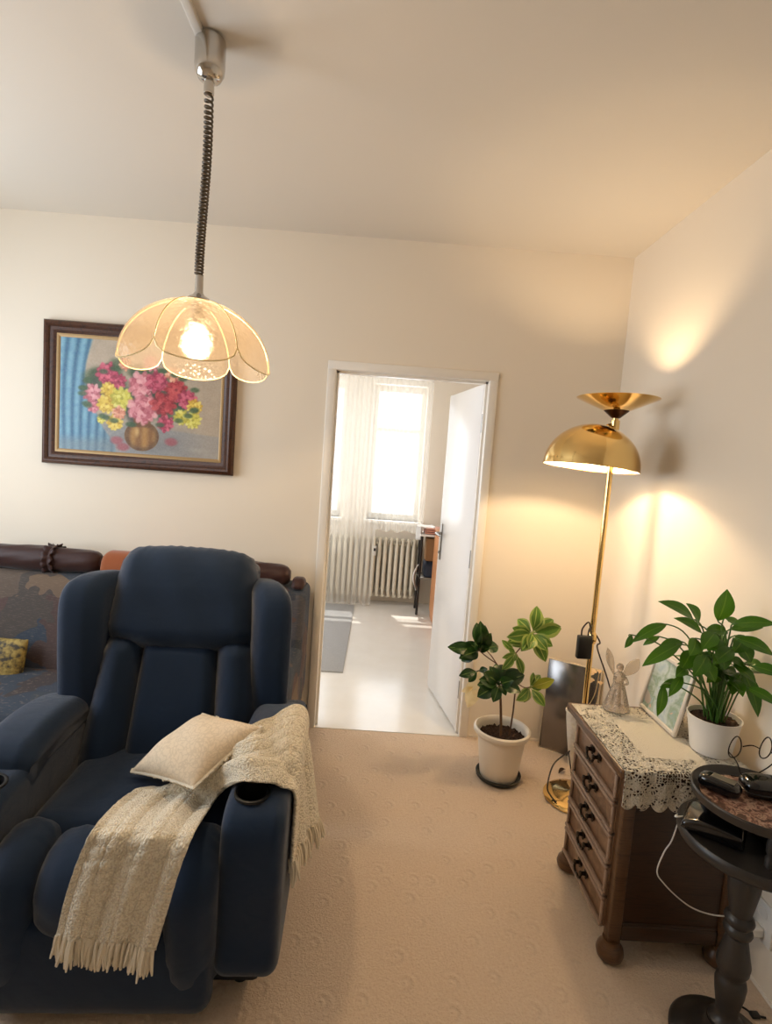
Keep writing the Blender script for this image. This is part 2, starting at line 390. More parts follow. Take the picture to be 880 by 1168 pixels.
# ---------------------------------------------------------------- door leaf, open into the kitchen
hp=Vector((DX1-.014,KY0-.04,0)); fp=Vector((.433,3.60,0)); d=(fp-hp); L=d.length; d.normalize(); s=Vector((d.y,-d.x,0))
def leafmap(vf): return [hp+d*q.x+s*q.y+Vector((0,0,q.z)) for q in vf[0]],vf[1]
door=put('door_1',*leafmap(box(.004,L,0,.04,.008,DH-.006,b=.003)),'door',loc=hp); struct(door); door['label']='white painted door leaf standing open into the kitchen'; door['category']='door'
g=G(); hx=L-.055
g.add(*leafmap(box(hx-.012,hx+.012,-.007,0,.89,1.13,b=.004)))
g.add(*leafmap(lathe((hx,-.02,1.065),[(.010,-.018),(.010,.018)],12,Matrix.Rotation(PI/2,4,'X'))))
g.add(*leafmap(tube([(hx,-.04,1.065),(hx-.03,-.046,1.065),(hx-.115,-.046,1.062)],[.008,.008,.006])))
g.put('handle','steel',door)
g=G(); g.add(*leafmap(lathe((hx,-.010,.94),[(.009,-.006),(.009,.006)],12,Matrix.Rotation(PI/2,4,'X')))); g.put('keyhole','steel',door)
g=G()
for z in (.25,1.0,1.75): g.add(*lathe((hp.x+.006,hp.y-.012,z),[(.008,-.05),(.008,.05)],10))
g.put('hinge','steel',door)
# ================================================================== THE KITCHEN BEYOND
k0,k1,kz0,kz1=-.10,.465,.885,2.33
k2,k3=-1.55,-.385
g=G()
for a in ((KX0,k2,KY1,KY1+.3,-.05,C),(k3,k0,KY1,KY1+.3,-.05,C),(k1,KX1,KY1,KY1+.3,-.05,C),(k2,k3,KY1,KY1+.3,-.05,kz0),(k2,k3,KY1,KY1+.3,kz1,C),(k0,k1,KY1,KY1+.3,-.05,kz0),(k0,k1,KY1,KY1+.3,kz1,C)): g.add(*box(*a))
struct(g.put('wall_kitchen_far','kwall',smooth=False,loc=(0,KY1,0)))
g=G()
for a in ((KX0-.2,KX0,KY0,3.5,-.05,C),(KX0-.2,KX0,4.9,KY1+.3,-.05,C),(KX0-.2,KX0,3.5,4.9,-.05,.9),(KX0-.2,KX0,3.5,4.9,2.3,C)): g.add(*box(*a))
struct(g.put('wall_kitchen_left','kwall',smooth=False,loc=(KX0,KY0,0))); sbox('wall_kitchen_right','kwall',KX1,KX1+.2,KY0,KY1+.3,-.05,C)
window('added_window_4',[(KX0-.14,KX0-.08,3.5,3.56,.9,2.3),(KX0-.14,KX0-.08,4.84,4.9,.9,2.3),(KX0-.14,KX0-.08,4.15,4.25,.9,2.3),(KX0-.14,KX0-.08,3.5,4.9,.9,.96),(KX0-.14,KX0-.08,3.5,4.9,2.24,2.3)],None,(KX0,4.2,.9))  # invented side window, made as an opening for the extra kitchen light
sbox('sun_block_slab_kitchen','kwall',KX0-1.5,KX0-.2,2.6,6.2,2.42,2.5)  # unseen slab added outside to block sun from the kitchen's side opening
sbox('ceiling_kitchen','ceil',KX0-.2,KX1+.2,KY0-.0,KY1+.3,C-.02,C+.1)
yy=KY1+.14
def kwin(name,x0,x1,n,rail):
    fr=[(x0,x0+.05,yy,yy+.06,kz0,kz1),(x1-.05,x1,yy,yy+.06,kz0,kz1),(x0+.05,x1-.05,yy+.002,yy+.058,kz0,kz0+.06),(x0+.05,x1-.05,yy+.002,yy+.058,kz1-.06,kz1),(x0+.05,x1-.05,yy+.004,yy+.056,rail-.02,rail+.02),(x0-.03,x1+.03,KY1-.1,yy,kz0-.03,kz0)]
    for i in range(1,n): xm=x0+(x1-x0)*i/n; fr.append((xm-.05,xm+.05,yy-.003,yy+.063,kz0,kz1))
    return window(name,fr,None,((x0+x1)/2,KY1,kz0))
kwin('window_1',k2,k3,2,1.86); kwin('window_2',k0,k1,1,1.86)
# radiator: thirteen-odd cast columns under the window
ry=5.735; rt,rb=.69,.10
rad=thing('radiator',(0,ry,0),'cream cast column radiator under the kitchen window','radiator')
nx=19
xs=[-.60+i*.0605 for i in range(nx)]
g=G(); 
for x in xs:
    prof=[(ry-.055,rb+.03),(ry-.045,rb),(ry-.02,rb+.012),(ry+.02,rb+.012),(ry+.045,rb),(ry+.055,rb+.03),(ry+.055,rt-.03),(ry+.04,rt),(ry,rt+.008),(ry-.04,rt),(ry-.055,rt-.03)]
    q=G(); q.add(*slab(smooth_loop(prof,3),x-.0195,x+.0195,.015,4)); q.put('section','rad',rad)
g=G(); g.add(*tube([(xs[0]-.05,ry,rt-.05),(xs[-1]+.02,ry,rt-.05)],.017)); g.add(*tube([(xs[0]-.05,ry,rb+.05),(xs[-1]+.02,ry,rb+.05)],.017)); g.add(*tube([(xs[0]-.05,ry,rb+.05),(xs[0]-.1,ry,rb+.05),(xs[0]-.1,ry+.06,rb+.05),(xs[0]-.1,ry+.06,.0)],.012)); g.put('pipe','rad',rad)
mx=at(427,628,y=ry-.06); g=G(); g.add(*box(mx.x-.018,mx.x+.018,ry-.085,ry-.056,mx.z-.05,mx.z+.05,b=.005)); mo=g.put('heat_meter','whitep',rad)
g=G(); g.add(*box(mx.x-.012,mx.x+.012,ry-.087,ry-.0845,mx.z+.0,mx.z+.03)); g.put('display','plastic',mo)
# sheer curtains
cy=5.58
def voile(name,x0,x1,z0,z1,per,amp,label,flare=0,y=cy):
    rnd=random.Random(name+str(x0)); ph=[rnd.uniform(0,6) for _ in range(4)]
    nu=int((x1-x0)*150); 
    def fn(a,b):
        x=x0+(x1-x0)*a; k=2*PI/per
        yv=amp*(math.sin(k*x+ph[0]+.8*math.sin(7*x+ph[1]))*(.6+.4*math.sin(3.1*x+ph[2]))+.35*math.sin(k*2.3*x+ph[3]))
        return (x+ .012*(1-b)*math.sin(19*x), y+yv*(.7+.5*(1-b)), z0+(z1-z0)*b+(.012*math.sin(k*x*.7) if b==0 else 0))
    v,f,uv=grid(fn,nu,10); o=put(name,v,f,'sheer',loc=((x0+x1)/2,y,z1)); tag(o,label,'curtain'); return o
voile('sheer_curtain',-.98,.005,.012,2.56,.11,.014,'floor-length sheer white curtain hanging at left of the kitchen window','sheer')
voile('sheer_curtain',.0,.50,.80,2.56,.10,.012,'short sheer curtain ending just above the radiator at the right pane','sheer',y=cy+.03)
o=put('curtain_rail',*sum_boxes([(-1.7,.62,cy-.045,cy+.075,2.555,2.58)]),'white',loc=(-.5,cy,2.555),smooth=False); tag(o,'white curtain rail above the kitchen window','rail')
for zz in ((-1.5,2.58),(.5,2.58)):
    pass
for x0 in (-1.5,.45): sbox('trim_5','white',x0-.02,x0+.02,cy-.02,cy+.04,2.58,C-.02)
# grey runner rug
x0,x1,y0,y1=-.80,-.155,3.74,5.56
t=NT('grey_rug_weave'); v_=t.coord(); n=t.noise(v_,160,3); wv=t.noise(v_,9,3); t.set(t.mix(n.outputs['Fac'],srgb(146,147,148),srgb(188,189,190)),.95); t.bump(n.outputs['Fac'],.5,.004); MT['rug']=t.m
o=put('runner_rug',*box(x0,x1,y0,y1,-.004,.006,b=.002),'rug',loc=((x0+x1)/2,(y0+y1)/2,-.004)); tag(o,'grey woven runner rug lying on the pale kitchen floor','rug')
# small black metal stand by the radiator
tx0,tx1,ty0,ty1=.478,.90,5.37,5.62
st=thing('metal_stand',(.69,5.5,0),'black-legged metal stand with a shelf beside the radiator','stand')
MT['blackm']=plain('black_metal',srgb(38,34,32),.4,.2)
for (x,y) in ((tx0,ty0),(tx0,ty1),(tx1,ty0),(tx1,ty1)): g=G(); g.add(*tube([(x,y,0),(x,y,.80)],.0125,8)); g.put('leg','blackm',st)
put('tabletop',*box(tx0-.02,tx1+.02,ty0-.02,ty1+.02,.80,.82,b=.004),'whitep',st); put('shelf',*box(tx0-.008,tx1+.01,ty0-.01,ty1+.01,.37,.385,b=.003),'steel',st)
MT['peach']=fabric('peach_terry',srgb(226,160,138),srgb(236,178,156),.9,500,.3,.3); MT['wcloth']=fabric('white_cotton',srgb(232,230,228),srgb(244,242,240),.9,500,.3,.3)
def folded(name,x0,x1,y0,y1,z0,z1,mat,label,cat,seed):
    rnd=random.Random(seed); g=G(); n=3
    for i in range(n):
        a=z0+(z1-z0)*i/n; b=z0+(z1-z0)*(i+1)/n
        g.add(*slab(smooth_loop([(y0,a+.004),(y0+.01,b),(y1,b-.002),(y1+.006,a+.003),((y0+y1)/2,a)],4),x0+rnd.uniform(0,.01),x1-rnd.uniform(0,.01),.006,3))
    return tag(g.put(name,mat,loc=((x0+x1)/2,(y0+y1)/2,z0)),label,cat)
folded('folded_towel',.50,.86,ty0,ty1-.03,.821,.885,'peach','folded peach towel on top of the black kitchen stand','towel',3)
g=G(); v,f,uv=grid(lambda a,b:(.455+.02*math.sin(b*9)-.03*b*(1-a)+(.0 if a<.5 else (a-.5)*.26),ty0+.0+.22*b+.01*math.sin(a*7), .893+.012*math.sin(b*8+a*5) if a>.45 else .893-(.45-a)*.30+.01*math.sin(b*11)),10,12); g.add(v,f)
o=g.put('white_cloth','wcloth',loc=(.5,ty0+.1,.80)); m=o.modifiers.new('thick','SOLIDIFY'); m.thickness=.006; tag(o,'rumpled white cloth thrown over the left end of the towel','cloth')
g=G(); v,f,uv=grid(lambda a,b:(tx0-.03-.03*math.sin(PI*b)*(1+.3*math.sin(a*14))+.02*a,ty0-.012+.10*a-.012*math.sin(a*11+b*4),.235+.265*b+(.05*abs(a-.6))*(1-b)),10,12); g.add(v,f)
o=g.put('hanging_rag','wcloth',loc=(tx0,ty0,.3)); m=o.modifiers.new('thick','SOLIDIFY'); m.thickness=.005; tag(o,'small white rag hanging from the front leg of the kitchen stand','cloth')
o=put('dark_bag',*slab(smooth_loop([(ty0+.01,.386),(ty0+.005,.46),(ty0+.03,.53),(ty0+.12,.55),(ty0+.2,.53),(ty0+.22,.46),(ty0+.215,.386)],4),.52,.86,.03,5),plain('navy_bag_cloth',srgb(42,52,70),.7,nscale=25,namp=.4,bump=.5),loc=(.7,5.5,.386)); tag(o,'dark blue bag on the shelf of the kitchen stand','bag')
o=put('brown_box',*box(.53,.83,ty0+.02,ty1-.04,.555,.78,b=.004),plain('kraft_card',srgb(150,112,74),.8),loc=(.68,5.5,.555)); tag(o,'brown cardboard box under the top of the kitchen stand','box')
o.location.z-=.005
# honey wood cabinet behind the door
cb=thing('wooden_cabinet',(.95,4.9,0),'honey-coloured wooden cabinet mostly hidden behind the open door','cabinet')
put('body',*box(.607,1.34,4.55,5.335,.0,.86,b=.004),'owood',cb); put('cabinet_top',*box(.60,1.345,4.54,5.342,.86,.885,b=.004),'owood',cb)
g=G(); g.add(*box(.595,.607,4.58,5.31,.08,.83,b=.002)); dd=g.put('cabinet_door','owood',cb); g=G(); g.add(*tube([(.595,4.66,.5),(.575,4.66,.5),(.575,4.66,.6),(.595,4.66,.6)],.005)); g.put('handle','steel',dd)
# ================================================================== RECLINER
RO=Vector((-.630,1.35,0)); RA=math.radians(2.8)
def RC(x,y,z):
    return Vector((RO.x+x*math.cos(RA)-y*math.sin(RA),RO.y+x*math.sin(RA)+y*math.cos(RA),z))
def RN(n): return Vector((n[0]*math.cos(RA)-n[1]*math.sin(RA),n[0]*math.sin(RA)+n[1]*math.cos(RA),n[2]))
rec=thing('recliner_armchair',RO,'navy blue fabric wing-back recliner armchair with cup holders in both arms','armchair')
HULL=[]
def rput(name,vf,mat='navy',parent=rec,hull=True):
    if hull: HULL.append(vf)
    return put(name,vf[0],vf[1],mat,parent)
rput('base_frame',(lambda b:([RC(*q) for q in b[0]],b[1]))(box(-.40,.40,.02,.68,.035,.30,b=.02)),'navyd')
# seat
rput('seat_cushion',pad(lambda u,v:RC(-.278+.556*u,.06+.46*v,.40),RN((0,0,1)),.06,.5,.46,.05,crown=.018,tb=.08,wr=.0018,corner=.02,seed=2))
# footrest front: panel, centre pad, two bolsters following the front curve
def curve_patch(pts,x0f,x1f):
    S=spline([(0,a,b) for a,b in pts],12); n=len(S)-1
    def P(u,v):
        t=v*n; i=min(int(t),n-1); q=S[i].lerp(S[i+1],t-i); return RC(x0f(v)+(x1f(v)-x0f(v))*u,q.y,q.z)
    def N(u,v):
        t=v*n; i=min(int(t),n-1); d=S[min(i+1,n)]-S[max(i,0)]; return RN(Vector((0,-d.z,d.y)).normalized())
    ln=sum((S[i+1]-S[i]).length for i in range(n)); return P,N,ln
fr=[(.0,.05),(-.045,.07),(-.055,.18),(-.05,.30)]
P,N,ln=curve_patch(fr,lambda v:-.282,lambda v:.282); rput('footrest_panel',pad(P,N,.036,.53,ln,.035,tb=.03,wr=.0012,corner=.02,seed=5))
fc=[(-.035,.265),(-.052,.30),(-.058,.36),(-.03,.405),(.02,.422),(.085,.42)]
P,N,ln=curve_patch(fc,lambda v:-.160,lambda v:.160); rput('footrest_pad',pad(P,N,.050,.30,ln,.07,nu=34,nv=40,tb=.03,wr=.004,corner=.03,seed=8,soft=1.1,crown=.006))
fb=[(-.005,.085),(-.045,.20),(-.058,.36),(-.03,.405),(.02,.422),(.085,.42)]
rput('footrest_core',pad(*curve_patch([(-.01,.20),(-.035,.28),(-.043,.36),(-.015,.392),(.03,.408),(.085,.41)],lambda v:-.26,lambda v:.26)[:2],.016,.52,.3,.02,tb=.05,corner=.02),'navy')
for s in (-1,1):
    a=(lambda v:-.290,lambda v:-.158) if s<0 else (lambda v:.158,lambda v:.290)
    P,N,ln=curve_patch(fb,*a); rput('footrest_bolster',pad(P,N,.062,.123,ln,.062,nu=22,nv=40,tb=.03,wr=.004,corner=.03,seed=9+s,soft=1.15))
# backrest: rear shell and three pads with a deep head roll
BY=lambda z:.455+(z-.42)*.27
BN=RN(Vector((0,-.965,.26)).normalized())
prof=[(BY(.30)+.03,.30),(BY(.6)+.01,.6),(BY(.9)+.01,.9),(BY(1.04)+.015,1.04),(BY(1.06)+.05,1.075),(BY(1.06)+.12,1.06),(BY(.9)+.16,.9),(BY(.6)+.15,.6),(BY(.3)+.14,.30)]
rput('back_shell',slab(smooth_loop(prof,4),-.235,.235,.03,5,RC))
def bp(x0,x1,z0,z1,tap0=0,tap1=0):
    return lambda u,v:RC((x0+tap0*(1-v))+(x1+tap1*(1-v)-x0-tap0*(1-v))*u,BY(z0+(z1-z0)*v),z0+(z1-z0)*v)
rput('lumbar_panel',pad(bp(-.130,.130,.36,.812,-.026,.026),BN,.062,.26,.45,.04,nu=24,nv=30,tb=.03,wr=.002,corner=.02,seed=3,soft=1.3))
for s in (-1,1):
    rput('back_bolster',pad(bp(*((-.258,-.122) if s<0 else (.122,.258)),.34,.835,*( (-.055,-.026) if s<0 else (.026,.055))),BN,.090,.135,.49,.066,nu=24,nv=44,tb=.03,wr=.0045,corner=.04,seed=20+s,soft=1.4))
def HP(u,v):
    z=.80+.315*v; x=(2*u-1)*(.268-.022*v-.016*v**4); y=BY(z)-.006+.055*max(0,v-.72)**1.5*2.2
    return RC(x,y+.0,z+(.012*math.sin(PI*u) if v>.5 else -.022*math.exp(-((u-.5)/.33)**6)*(1-v)))
def HN(u,v):
    k=max(0,(v-.6)/.4); return RN(Vector((0,-.965+.25*k,.26+.55*k)).normalized())
rput('head_pillow',pad(HP,HN,.088,.48,.32,.075,nu=40,nv=30,tb=.04,crown=.008,wr=.005,corner=.05,seed=31,soft=1.25))
# wings
wp=[(.455,.47),(.455,.62),(.45,.80),(.452,.94),(.475,1.015),(.53,1.045),(.60,1.045),(.665,1.03),(.69,.99),(.67,.85),(.64,.65),(.62,.47)]
for s in (-1,1):
    a,b=((-.400,-.262) if s<0 else (.262,.400)); 
    def wm(x,y,z,s=s):
        k=max(0,(y-.47)/.2); return RC(x*(1-.24*k),y,z)
    rput('wing',slab(smooth_loop(wp,5),a,b,.05,7,wm))
# arms: low front deck with a cup holder, raised pad behind it
low=[(-.030,.115),(-.052,.25),(-.05,.46),(-.03,.54),(.02,.572),(.08,.578),(.30,.58),(.62,.575),(.66,.5),(.66,.10),(.3,.095)]
lp=smooth_loop(low,5)
def cut(vf,cyl,name,mat,parent):
    a=put(name,vf[0],vf[1],mat,parent); b=put('cutter',cyl[0],cyl[1],mat,parent)
    m=a.modifiers.new('b','BOOLEAN'); m.object=b; m.operation='DIFFERENCE'; m.solver='EXACT'
    bpy.context.view_layer.update(); me=bpy.data.meshes.new_from_object(a.evaluated_get(bpy.context.evaluated_depsgraph_get()))
    a.modifiers.clear(); old=a.data; a.data=me; bpy.data.meshes.remove(old); ob=b.data; bpy.data.objects.remove(b); bpy.data.meshes.remove(ob)
    me.polygons.foreach_set('use_smooth',[True]*len(me.polygons)); me.set_sharp_from_angle(angle=math.radians(40)); return a
hump=[(.115,.53),(.115,.575),(.130,.610),(.18,.640),(.28,.655),(.40,.650),(.50,.628),(.545,.595),(.55,.54),(.35,.52)]
for s in (-1,1):
    a,b=((-.452,-.282) if s<0 else (.282,.452)); cx=s*.350; ccy=.052
    HULL.append(slab(lp,a,b,.035,6,RC)); arm=cut(HULL[-1],lathe(RC(cx,ccy,.50),[(.042,0),(.042,.12)],32),'armrest','navy',rec)
    rput('arm_pad',slab(smooth_loop(hump,5),a-.004,b+.004,.05,7,RC))
    g=G(); g.add(*lathe(RC(cx,ccy,.575),[(.041,-.07),(.041,.0),(.0415,.003),(.047,.0045),(.050,.003),(.050,-.004),(.043,-.004),(.043,-.072),(0,-.072),(0,-.07)],36,closed=False)); g.put('cup_holder','plastic',rec)
for (x,y) in ((-.34,.08),(.34,.08),(-.34,.60),(.34,.60)):
    g=G(); g.add(*lathe(RC(x,y,0),[(.022,0),(.024,.03),(.026,.06)],16)); g.put('foot','plastic',rec)
hv=[];hf=[]
for vf in HULL:
    n=len(hv); hv+=list(vf[0]); hf+=[tuple(i+n for i in q) for q in vf[1]]
CH=BVHTree.FromPolygons(hv,hf)
# ================================================================== KNITTED THROW
t=NT('cream_knit'); tc=t.n.new('ShaderNodeTexCoord'); sp=t.n.new('ShaderNodeSeparateXYZ'); t.lk(tc.outputs['UV'],sp.inputs[0])
U,V=sp.outputs[0],sp.outputs[1]   # metres across / along
row=t.math('SINE',t.math('MULTIPLY',V,2*PI/.0095)); stc=t.math('SINE',t.math('ADD',t.math('MULTIPLY',U,2*PI/.0075),t.math('MULTIPLY',row,1.2)))
rib=t.math('POWER',t.math('ABSOLUTE',t.math('SINE',t.math('MULTIPLY',U,PI/.046))),.35)
cbl=t.math('SINE',t.math('MULTIPLY',t.math('ADD',V,t.math('MULTIPLY',U,.2)),2*PI/.034))
vk=t.n.new('ShaderNodeTexVoronoi'); vk.inputs['Scale'].default_value=185; t.lk(tc.outputs['UV'],vk.inputs['Vector'])
low_=t.math('GREATER_THAN',V,.20)
h=t.math('ADD',t.math('MULTIPLY',vk.outputs['Distance'],-2.2),t.math('MULTIPLY',row,.15)); h=t.math('ADD',h,t.math('MULTIPLY',rib,.6)); h=t.math('ADD',h,t.math('MULTIPLY',t.math('MULTIPLY',cbl,low_),.45))
nz=t.noise(t.coord(),300,3)
h=t.math('ADD',h,nz.outputs['Fac'])
dk=t.math('MULTIPLY',t.math('GREATER_THAN',vk.outputs['Distance'],.58),.30)
c=t.mix(nz.outputs['Fac'],srgb(240,228,202),srgb(250,242,224)); c=t.mix(dk,c,srgb(158,134,98))
t.set(c,.95,0,.15); t.b.inputs['Sheen Weight'].default_value=.3; t.bump(h,.75,.0045); MT['knit']=t.m
MT['yarn']=fabric('cream_yarn',srgb(240,226,200),srgb(250,240,220),.95,600,.4,.3,False)
A=[at(66,1062,y=1.222),at(76,1018,y=1.22),at(92,972,y=1.222),at(112,938,y=1.262),at(150,905,z=.485),at(196,893,z=.505),at(240,868,z=.545),at(278,836,z=.66),at(306,822,z=.672),at(332,822,y=1.80),at(347,842,y=1.80),at(353,880,y=1.79),at(359,932,y=1.77)]
B=[at(178,1080,y=1.222),at(193,1030,y=1.22),at(207,985,y=1.222),at(222,952,y=1.262),at(240,925,z=.485),at(250,908,z=.515),at(258,896,z=.565),at(273,890,z=.615),at(295,892,z=.618),at(318,897,z=.60),at(323,915,y=1.46),at(323,945,y=1.46),at(321,985,y=1.45)]
DIR=[(0,-1,0),(0,-1,0),(0,-1,.15),(0,-.8,.6),(0,-.1,1),(0,0,1),(-.25,0,1),(-.1,0,1),(0,0,1),(.5,0,1),(1,0,.1),(1,0,0),(1,0,0)]
NS=14
SA,SB,SD=spline(A,NS),spline(B,NS),spline(DIR,NS)
NV=len(SA); NU=90
wid=[(SA[i]-SB[i]).length for i in range(NV)]; 
arc=[0]
for i in range(1,NV): arc.append(arc[-1]+((SA[i]+SB[i])*.5-(SA[i-1]+SB[i-1])*.5).length)
rows=[];dirs=[]
for i in range(NV):
    d=RN(SD[i]).normalized(); gth=math.exp(-((i/NS-5.8)/1.7)**2)
    r=[]
    for k in range(NU+1):
        u=k/NU; p=SB[i].lerp(SA[i],u)
        fold=.005*math.sin(u*17+.6*i/NS)+gth*.016*math.sin(u*15+1.1+.35*i/NS)+ (.010*math.sin(u*13+2) if i>NS*9.5 else 0)
        r.append(p+d*(fold+.004)+Vector((0,0,.004*math.sin(u*6))) )
    rows.append(r); dirs.append(d)
def settle(off):
    for i in range(NV):
        d=dirs[i]
        for k in range(NU+1):
            p=rows[i][k]; hit=CH.ray_cast(p+d*.16,-d,.30)
            if hit[0] is not None:
                need=(hit[0]-p).dot(d)+off
                if need>0: rows[i][k]=p+d*need
for it in range(6):
    settle(.011)
    new=[r[:] for r in rows]
    for i in range(1,NV-1):
        for k in range(NU+1):
            a=rows[i][max(k-1,0)]+rows[i][min(k+1,NU)]+rows[i-1][k]+rows[i+1][k]; new[i][k]=rows[i][k].lerp(a/4,.45)
    rows=new
settle(.010)
for i in range(NV):
    for k in range(NU+1):
        u=k/NU*.30; q=abs(math.sin(PI*u/.046))**.6; z_=.0018*math.sin(2*PI*(arc[i]+.25*u)/.036)*(1 if .18<arc[i]<.62 else .25)
        rows[i][k]=rows[i][k]+dirs[i]*(.0042*q+z_)
v=[p for r in rows for p in r]; f=[(i*(NU+1)+k,i*(NU+1)+k+1,(i+1)*(NU+1)+k+1,(i+1)*(NU+1)+k) for i in range(NV-1) for k in range(NU)]
uvs=[(k/NU*.30,arc[i]) for i in range(NV) for k in range(NU+1)]
thr=thing('knitted_throw',RO+Vector((.1,0,.2)),'cream knitted throw with tasselled ends draped over one arm of the navy recliner','blanket')
o=put('throw_cloth',v,f,'knit',thr,uv=uvs)
m=o.modifiers.new('thick','SOLIDIFY'); m.thickness=.010; m.offset=0
def tassels(row,inner,outd,n,ln,seed):
    rnd=random.Random(seed); g=G()
    for q in range(n):
        u=(q+.5)/n*NU; i=int(u); p=row[i].lerp(row[min(i+1,NU)],u-i); dn=(row[i]-inner[i]).normalized()
        for s in range(13):
            a=p+outd*rnd.uniform(-.006,.006)+Vector((rnd.uniform(-.005,.005),rnd.uniform(-.005,.005),0))*1.2
            e=a+(dn*.5+Vector((0,0,-1))*.6).normalized()*ln*rnd.uniform(.8,1.1)+Vector((rnd.uniform(-1,1),rnd.uniform(-1,1),0))*.011+outd*rnd.uniform(0,.012)
            mid=a.lerp(e,.35)+outd*.005*rnd.random(); 
            g.add(*tube(spline([a-dn*.006,mid,e],3),[.0034,.0040,.0044,.0044,.0040,.0034,.0020],5))
        g.add(*lathe(p+outd*.002,[(0,-.006),(.006,-.003),(.007,.001),(.005,.006),(0,.008)],8))
    return g
tassels(rows[0],rows[3],RN((0,-1,0)),15,.062,4).put('tassel_fringe','yarn',thr)
tassels(rows[-1],rows[-4],RN((1,0,0)),12,.066,5).put('tassel_fringe','yarn',thr)
# ================================================================== CUSHION on the seat
Lc=at(150,880,z=.50); Tc=at(231,815,z=.635); Rc=at(299,830,z=.68); Bc=at(221,899,z=.565)
cc=(Lc+Tc+Rc+Bc)/4; nn=(Tc-Lc).cross(Bc-Lc).normalized(); nn=nn if nn.z>0 else -nn
def cush(u,v,sgn):
    p=(Lc*(1-u)*(1-v)+Tc*u*(1-v)+Bc*(1-u)*v+Rc*u*v)
    U,V=2*u-1,2*v-1; pin=1-.06*(1-U*U)*V*V-.06*(1-V*V)*U*U; p=cc+(p-cc)*pin
    h=.062*max(0,(1-U**2)*(1-V**2))**.42*(1+.05*math.sin(6*U+4*V)); return p+nn*h*sgn
E_=ease(26); g=G(); v,f,uv=grid(lambda a,b:cush(a,b,1),26,26,E_,E_); g.add(v,f); v,f,uv=grid(lambda a,b:cush(a,b,-.7),26,26,E_,E_); g.add(v,[q[::-1] for q in f])
t=NT('beige_floral_linen'); v_=t.coord(); vo=t.n.new('ShaderNodeTexVoronoi'); vo.feature='DISTANCE_TO_EDGE'; vo.inputs['Scale'].default_value=62; n=t.noise(v_,20,3); 
wv=t.n.new('ShaderNodeVectorMath'); wv.operation='ADD'; t.lk(v_,wv.inputs[0]); sc_=t.n.new('ShaderNodeVectorMath'); sc_.operation='SCALE'; t.lk(n.outputs['Color'],sc_.inputs[0]); sc_.inputs['Scale'].default_value=.06; t.lk(sc_.outputs[0],wv.inputs[1]); t.lk(wv.outputs[0],vo.inputs['Vector'])
pt=t.math('LESS_THAN',vo.outputs['Distance'],.09); c=t.mix(t.math('MULTIPLY',pt,.28),srgb(222,204,178),srgb(176,158,134)); t.set(c,.9); t.bump(t.noise(v_,700,2).outputs['Fac'],.25,.004); MT['cush']=t.m
cu=g.put('scatter_cushion','cush',loc=(cc.x,cc.y,.49)); tag(cu,'beige patterned scatter cushion with fringed piping on the recliner seat','cushion')
g=G(); rnd=random.Random(2); per=[]
for (fa,fb_) in (((0,0),(1,0)),((1,0),(1,1)),((1,1),(0,1)),((0,1),(0,0))):
    for k in range(34):
        q=k/34; per.append(cush(fa[0]+(fb_[0]-fa[0])*q,fa[1]+(fb_[1]-fa[1])*q,0))
g.add(*tube(per+[per[0]],.0055,6))
for p in per:
    o2=(p-cc).normalized(); g.add(*tube([p,p+o2*.006+Vector((rnd.uniform(-.004,.004),rnd.uniform(-.004,.004),rnd.uniform(-.003,.003)))],[.004,.003],5))
g.put('piping','yarn',cu)
# ================================================================== SOFA behind the recliner
t=NT('abstract_sofa_weave'); v_=t.coord(scale=(1,1,1)); n=t.noise(v_,3.2,3,.5,.8)
sc_=t.n.new('ShaderNodeVectorMath'); sc_.operation='SCALE'; sc_.inputs['Scale'].default_value=.35; t.lk(n.outputs['Color'],sc_.inputs[0]); ad=t.n.new('ShaderNodeVectorMath'); ad.operation='ADD'; t.lk(v_,ad.inputs[0]); t.lk(sc_.outputs[0],ad.inputs[1])
vo=t.n.new('ShaderNodeTexVoronoi'); vo.inputs['Scale'].default_value=5.2; t.lk(ad.outputs[0],vo.inputs['Vector']); sp=t.n.new('ShaderNodeSeparateColor'); t.lk(vo.outputs['Color'],sp.inputs[0])
c=t.ramp(sp.outputs[0],[(.0,srgb(38,46,58)),(.3,srgb(60,68,78)),(.45,srgb(82,62,58)),(.58,srgb(44,49,55)),(.72,srgb(108,90,74)),(.80,srgb(50,60,73)),(1,srgb(54,63,78))])
st_=t.noise(t.coord(scale=(2,2,30)),20,3); c=t.mix(t.math('MULTIPLY',t.math('GREATER_THAN',st_.outputs['Fac'],.60),.22),c,srgb(150,134,116))
t.set(c,.9); t.bump(t.noise(v_,500,2).outputs['Fac'],.3,.004); MT['sofa']=t.m
SX0,SX1=-2.48,-.315
sofa=thing('sofa',(-1.4,2.5,0),'sofa in blue, brown and beige abstract fabric against the far wall behind the recliner','sofa')
put('sofa_base',*box(SX0+.02,SX1-.02,2.18,2.88,.06,.26,b=.02),'navyd',sofa)
put('sofa_seat',*slab(smooth_loop([(2.14,.24),(2.12,.33),(2.17,.395),(2.35,.41),(2.58,.395),(2.62,.32),(2.60,.24),(2.35,.23)],5),SX0+.17,SX1-.19,.035,5),'sofa',sofa)
put('sofa_back',*slab(smooth_loop([(2.57,.25),(2.55,.42),(2.60,.62),(2.66,.79),(2.70,.825),(2.80,.83),(2.89,.82),(2.90,.6),(2.88,.25)],5),SX0+.05,SX1-.006,.04,6),'sofa',sofa)
armp=smooth_loop([(2.14,.08),(2.12,.30),(2.13,.44),(2.18,.52),(2.28,.555),(2.5,.565),(2.66,.57),(2.72,.5),(2.72,.1)],5)
for a,b in ((SX0,SX0+.18),(SX1-.19,SX1)): put('armrest',*slab(armp,a,b,.045,6),'sofa',sofa)
